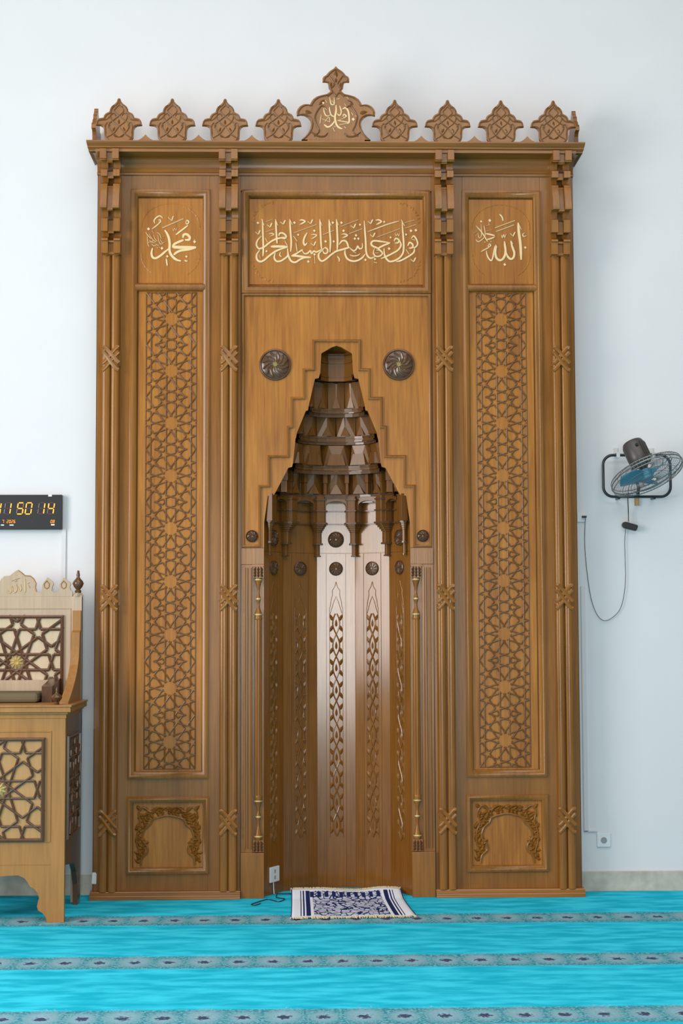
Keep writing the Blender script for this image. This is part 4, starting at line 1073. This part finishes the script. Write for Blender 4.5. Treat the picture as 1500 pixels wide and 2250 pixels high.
for v, sg, L in ((0, -1, .030), (1, 1, .028)):
    m = MB()
    for i in range(150):
        u = (i+random.uniform(-.4, .4))/150; p = rugp(min(1, max(0, u)), v)
        d = Vector((random.uniform(-.012, .012), sg*L*random.uniform(.8, 1.2), 0))
        m.tube([p+Vector((0, -sg*.002, .001)), p+d*.5+Vector((0, 0, .004)), p+d+Vector((0, 0, -p.z+.003+random.random()*.004))], [.0030, .0034, .0016], 5)
    o = m.build('fringe', 'fringe', rug); o['kind'] = 'stuff'

# ------------------------------------------------------------ WALL FAN
FYp = WY-.07
fc = at(1398.5, 1043, FYp)
fan = thing('wall_fan', 'black wall fan with blue blades in a tilted wire cage, right of the niche', 'fan', (fc.x, WY, fc.z))
fo = Vector(fan.location)
def fb(mb, n, mt, parent=None, **k):
    mb.v = [tuple(Vector(p)-fo) for p in mb.v]; return mb.build(n, mt, parent or fan, **k)
def rrect(x0, x1, z0, z1, r, y, n=7):
    out = []
    for cx, cz_, a0 in ((x1-r, z1-r, 0), (x0+r, z1-r, pi/2), (x0+r, z0+r, pi), (x1-r, z0+r, 3*pi/2)):
        for i in range(n+1):
            a = a0+pi/2*i/n; out.append((cx+r*cos(a), y, cz_+r*sin(a)))
    return out
A, B = at(1325.5, 1091.5, FYp), at(1471.5, 1000, FYp)
m = MB(); m.tube(rrect(A.x, B.x, A.z, B.z, .060, FYp), .0085, 10, True); fb(m, 'mounting_frame', 'tube', smooth=60)
for px in (1357, 1435):
    p = at(px, 1000, FYp); m = MB()
    m.box(p.x-.011, p.x+.011, FYp-.012, FYp-.009, p.z-.016, p.z+.016); m.box(p.x-.011, p.x+.011, FYp-.010, WY-.002, p.z+.012, p.z+.016)
    m.box(p.x-.013, p.x+.013, WY-.006, WY-.0005, p.z+.010, p.z+.050); fb(m, 'wall_bracket', 'grey', bevel=.001)
m = MB()
for px in (1359, 1437):
    p = at(px, 1091.5, FYp); m.box(p.x-.008, p.x+.008, FYp-.004, WY-.001, p.z-.014, p.z+.004)
fb(m, 'frame_clip', 'tube', bevel=.001)
Nn = Vector((.31, -.35, -.88)).normalized()
cc = at(1421, 1043, WY-.30); U = Vector((cos(rad(20)), 0, sin(rad(20)))); U = (U-Nn*U.dot(Nn)).normalized(); V = Nn.cross(U)
def cyl(a, r, h): return cc+U*r*cos(a)+V*r*sin(a)+Nn*h
RR = .222
m = MB()
for h, r in ((-.020, RR*.985), (.020, RR*.985), (0, RR)):
    m.tube([cyl(2*pi*i/48, r, h) for i in range(48)], .0042 if h == 0 else .0026, 5, True)
nw = 60
for i in range(nw):
    a = 2*pi*i/nw; a2 = a+.35
    m.tube([cyl(a, .050, -.046), cyl(a+.15, .12, -.044), cyl(a2, .19, -.034), cyl(a2+.02, RR*.985, -.018), cyl(a2+.02, RR, 0)], .0011, 3)
    m.tube([cyl(a, .040, .046), cyl(a+.15, .12, .044), cyl(a2, .19, .034), cyl(a2+.02, RR*.985, .018), cyl(a2+.02, RR, 0)], .0011, 3)
for r, h in ((.05, -.046), (.12, -.044), (.04, .046), (.12, .044), (.17, -.038), (.17, .038)):
    m.tube([cyl(2*pi*i/32, r, h) for i in range(32)], .002, 4, True)
fb(m, 'wire_cage', 'cage')
m = MB()
for k in range(3):
    a0 = k*2*pi/3+.5; rows = []
    for j in range(7):
        r = .028+.150*j/6; w = [.34, .62, .60, .52, .43, .34, .22][j]
        rows.append([cyl(a0+w*(t-.5)*1.6+j*.05, r, (t-.5)*.05*(1-.3*j/6)) for t in (0, .33, .66, 1)])
    vs = [p for r in rows for p in r]; n0 = len(vs); vs += [p+Nn*.003 for p in vs]
    fs = []
    for j in range(6):
        for t in range(3):
            fs.append((j*4+t, j*4+t+1, j*4+t+5, j*4+t+4)); fs.append((n0+j*4+t+4, n0+j*4+t+5, n0+j*4+t+1, n0+j*4+t))
    for j in range(6):
        for t in (0, 3): fs.append((j*4+t, (j+1)*4+t, n0+(j+1)*4+t, n0+j*4+t))
    b = MB(); b.add(vs, fs); fb(b, 'blade', 'blade', smooth=60)
def along(prof, n=24):
    vs = []; 
    for r, h in prof: vs += [cyl(2*pi*i/n, r, h) for i in range(n)]
    fs = [(i*n+k, i*n+(k+1) % n, (i+1)*n+(k+1) % n, (i+1)*n+k) for i in range(len(prof)-1) for k in range(n)]
    fs += [tuple(range(n)), tuple((len(prof)-1)*n+k for k in reversed(range(n)))]; return vs, fs
m = MB(); m.add(*along([(.02, -.03), (.032, -.03), (.032, .028), (.015, .034)])); fb(m, 'hub', 'blade', smooth=40)
m = MB(); m.add(*along([(.010, -.02), (.034, -.062), (.052, -.070), (.066, -.085), (.070, -.12), (.069, -.20), (.060, -.222), (.035, -.230), (.001, -.231)]))
mo = fb(m, 'motor', 'motor', smooth=40)
m = MB(); kn = cc+Nn*-.19+Vector((0, -1, .15)).normalized()*.069
m.lathe([(.010, 0), (.010, .008), (.006, .012), (.001, .012)], kn, 12, Matrix.Rotation(pi/2, 3, 'X'))
for i in range(9):
    a = 2*pi*i/24-.9
    m.tube([cyl(a, .0705, -.105), cyl(a, .0705, -.195)], .0012, 4)
fb(m, 'motor_fin', 'black', mo)
m = MB(); j0 = cc+Nn*-.12; pB = at(1400, 1091, FYp)
m.tube([(pB.x, FYp, pB.z), (pB.x+.003, FYp-.03, pB.z+.05), (j0.x-.01, FYp-.05, j0.z-.06), (j0.x, j0.y+.05, j0.z), j0], .011, 8); fb(m, 'swivel_arm', 'tube', smooth=60)
# flex, dangling adaptor, plug
pts = [j0+Vector((-.02, 0, -.05)), at(1383, 1062, FYp-.02), at(1379, 1090, FYp-.02), at(1380, 1120, WY-.03), at(1380.5, 1147, WY-.03)]
m = MB(); m.tube(catmull(pts, 5), .0028, 6)
pts = [at(*p, WY-.012) for p in ((1374.5,1160),(1372,1190),(1373,1230),(1374,1270),(1370,1310),(1361,1340),(1345,1357),(1330,1364),(1318,1359),(1307,1342),(1297,1310),(1289,1255),(1285,1210),(1284,1180),(1285,1150),(1285.5,1137))]
m.tube(catmull(pts, 4), .0017, 6); fb(m, 'cord', 'black', smooth=60)
ac = at(1382.5, 1156.5, WY-.03); m = MB()
sh = [(-.048, .000), (-.044, .014), (-.030, .021), (.0, .020), (.045, .018), (.049, .010), (.046, -.014), (.040, -.019), (-.030, -.019), (-.044, -.012)]
m.prism(sh, -.014, .014); m.xf(Matrix.Translation(ac) @ Matrix.Rotation(rad(14), 4, 'Y')); fb(m, 'adaptor', 'black', bevel=.004)
p = at(1283, 1135.5, WY-.02); m = MB(); m.box(p.x-.014, p.x+.014, WY-.030, WY-.010, p.z-.006, p.z+.006); fb(m, 'plug', 'black', bevel=.002)
for px in (1393, 1399):
    m = MB(); m.tube([at(px, 1092, FYp), at(px, 1150, WY-.03)], .0007, 4); fb(m, 'pull_string', 'white')
p, q = at(1392.5, 1111, WY), at(1402, 1093, WY)
m = MB(); m.box(p.x, q.x, WY-.016, WY-.0005, p.z, q.z)
tag(m.build('wooden_block', 'ply', bevel=.0015), 'small orange brown wooden block on the wall just under the fan frame', 'wooden block')
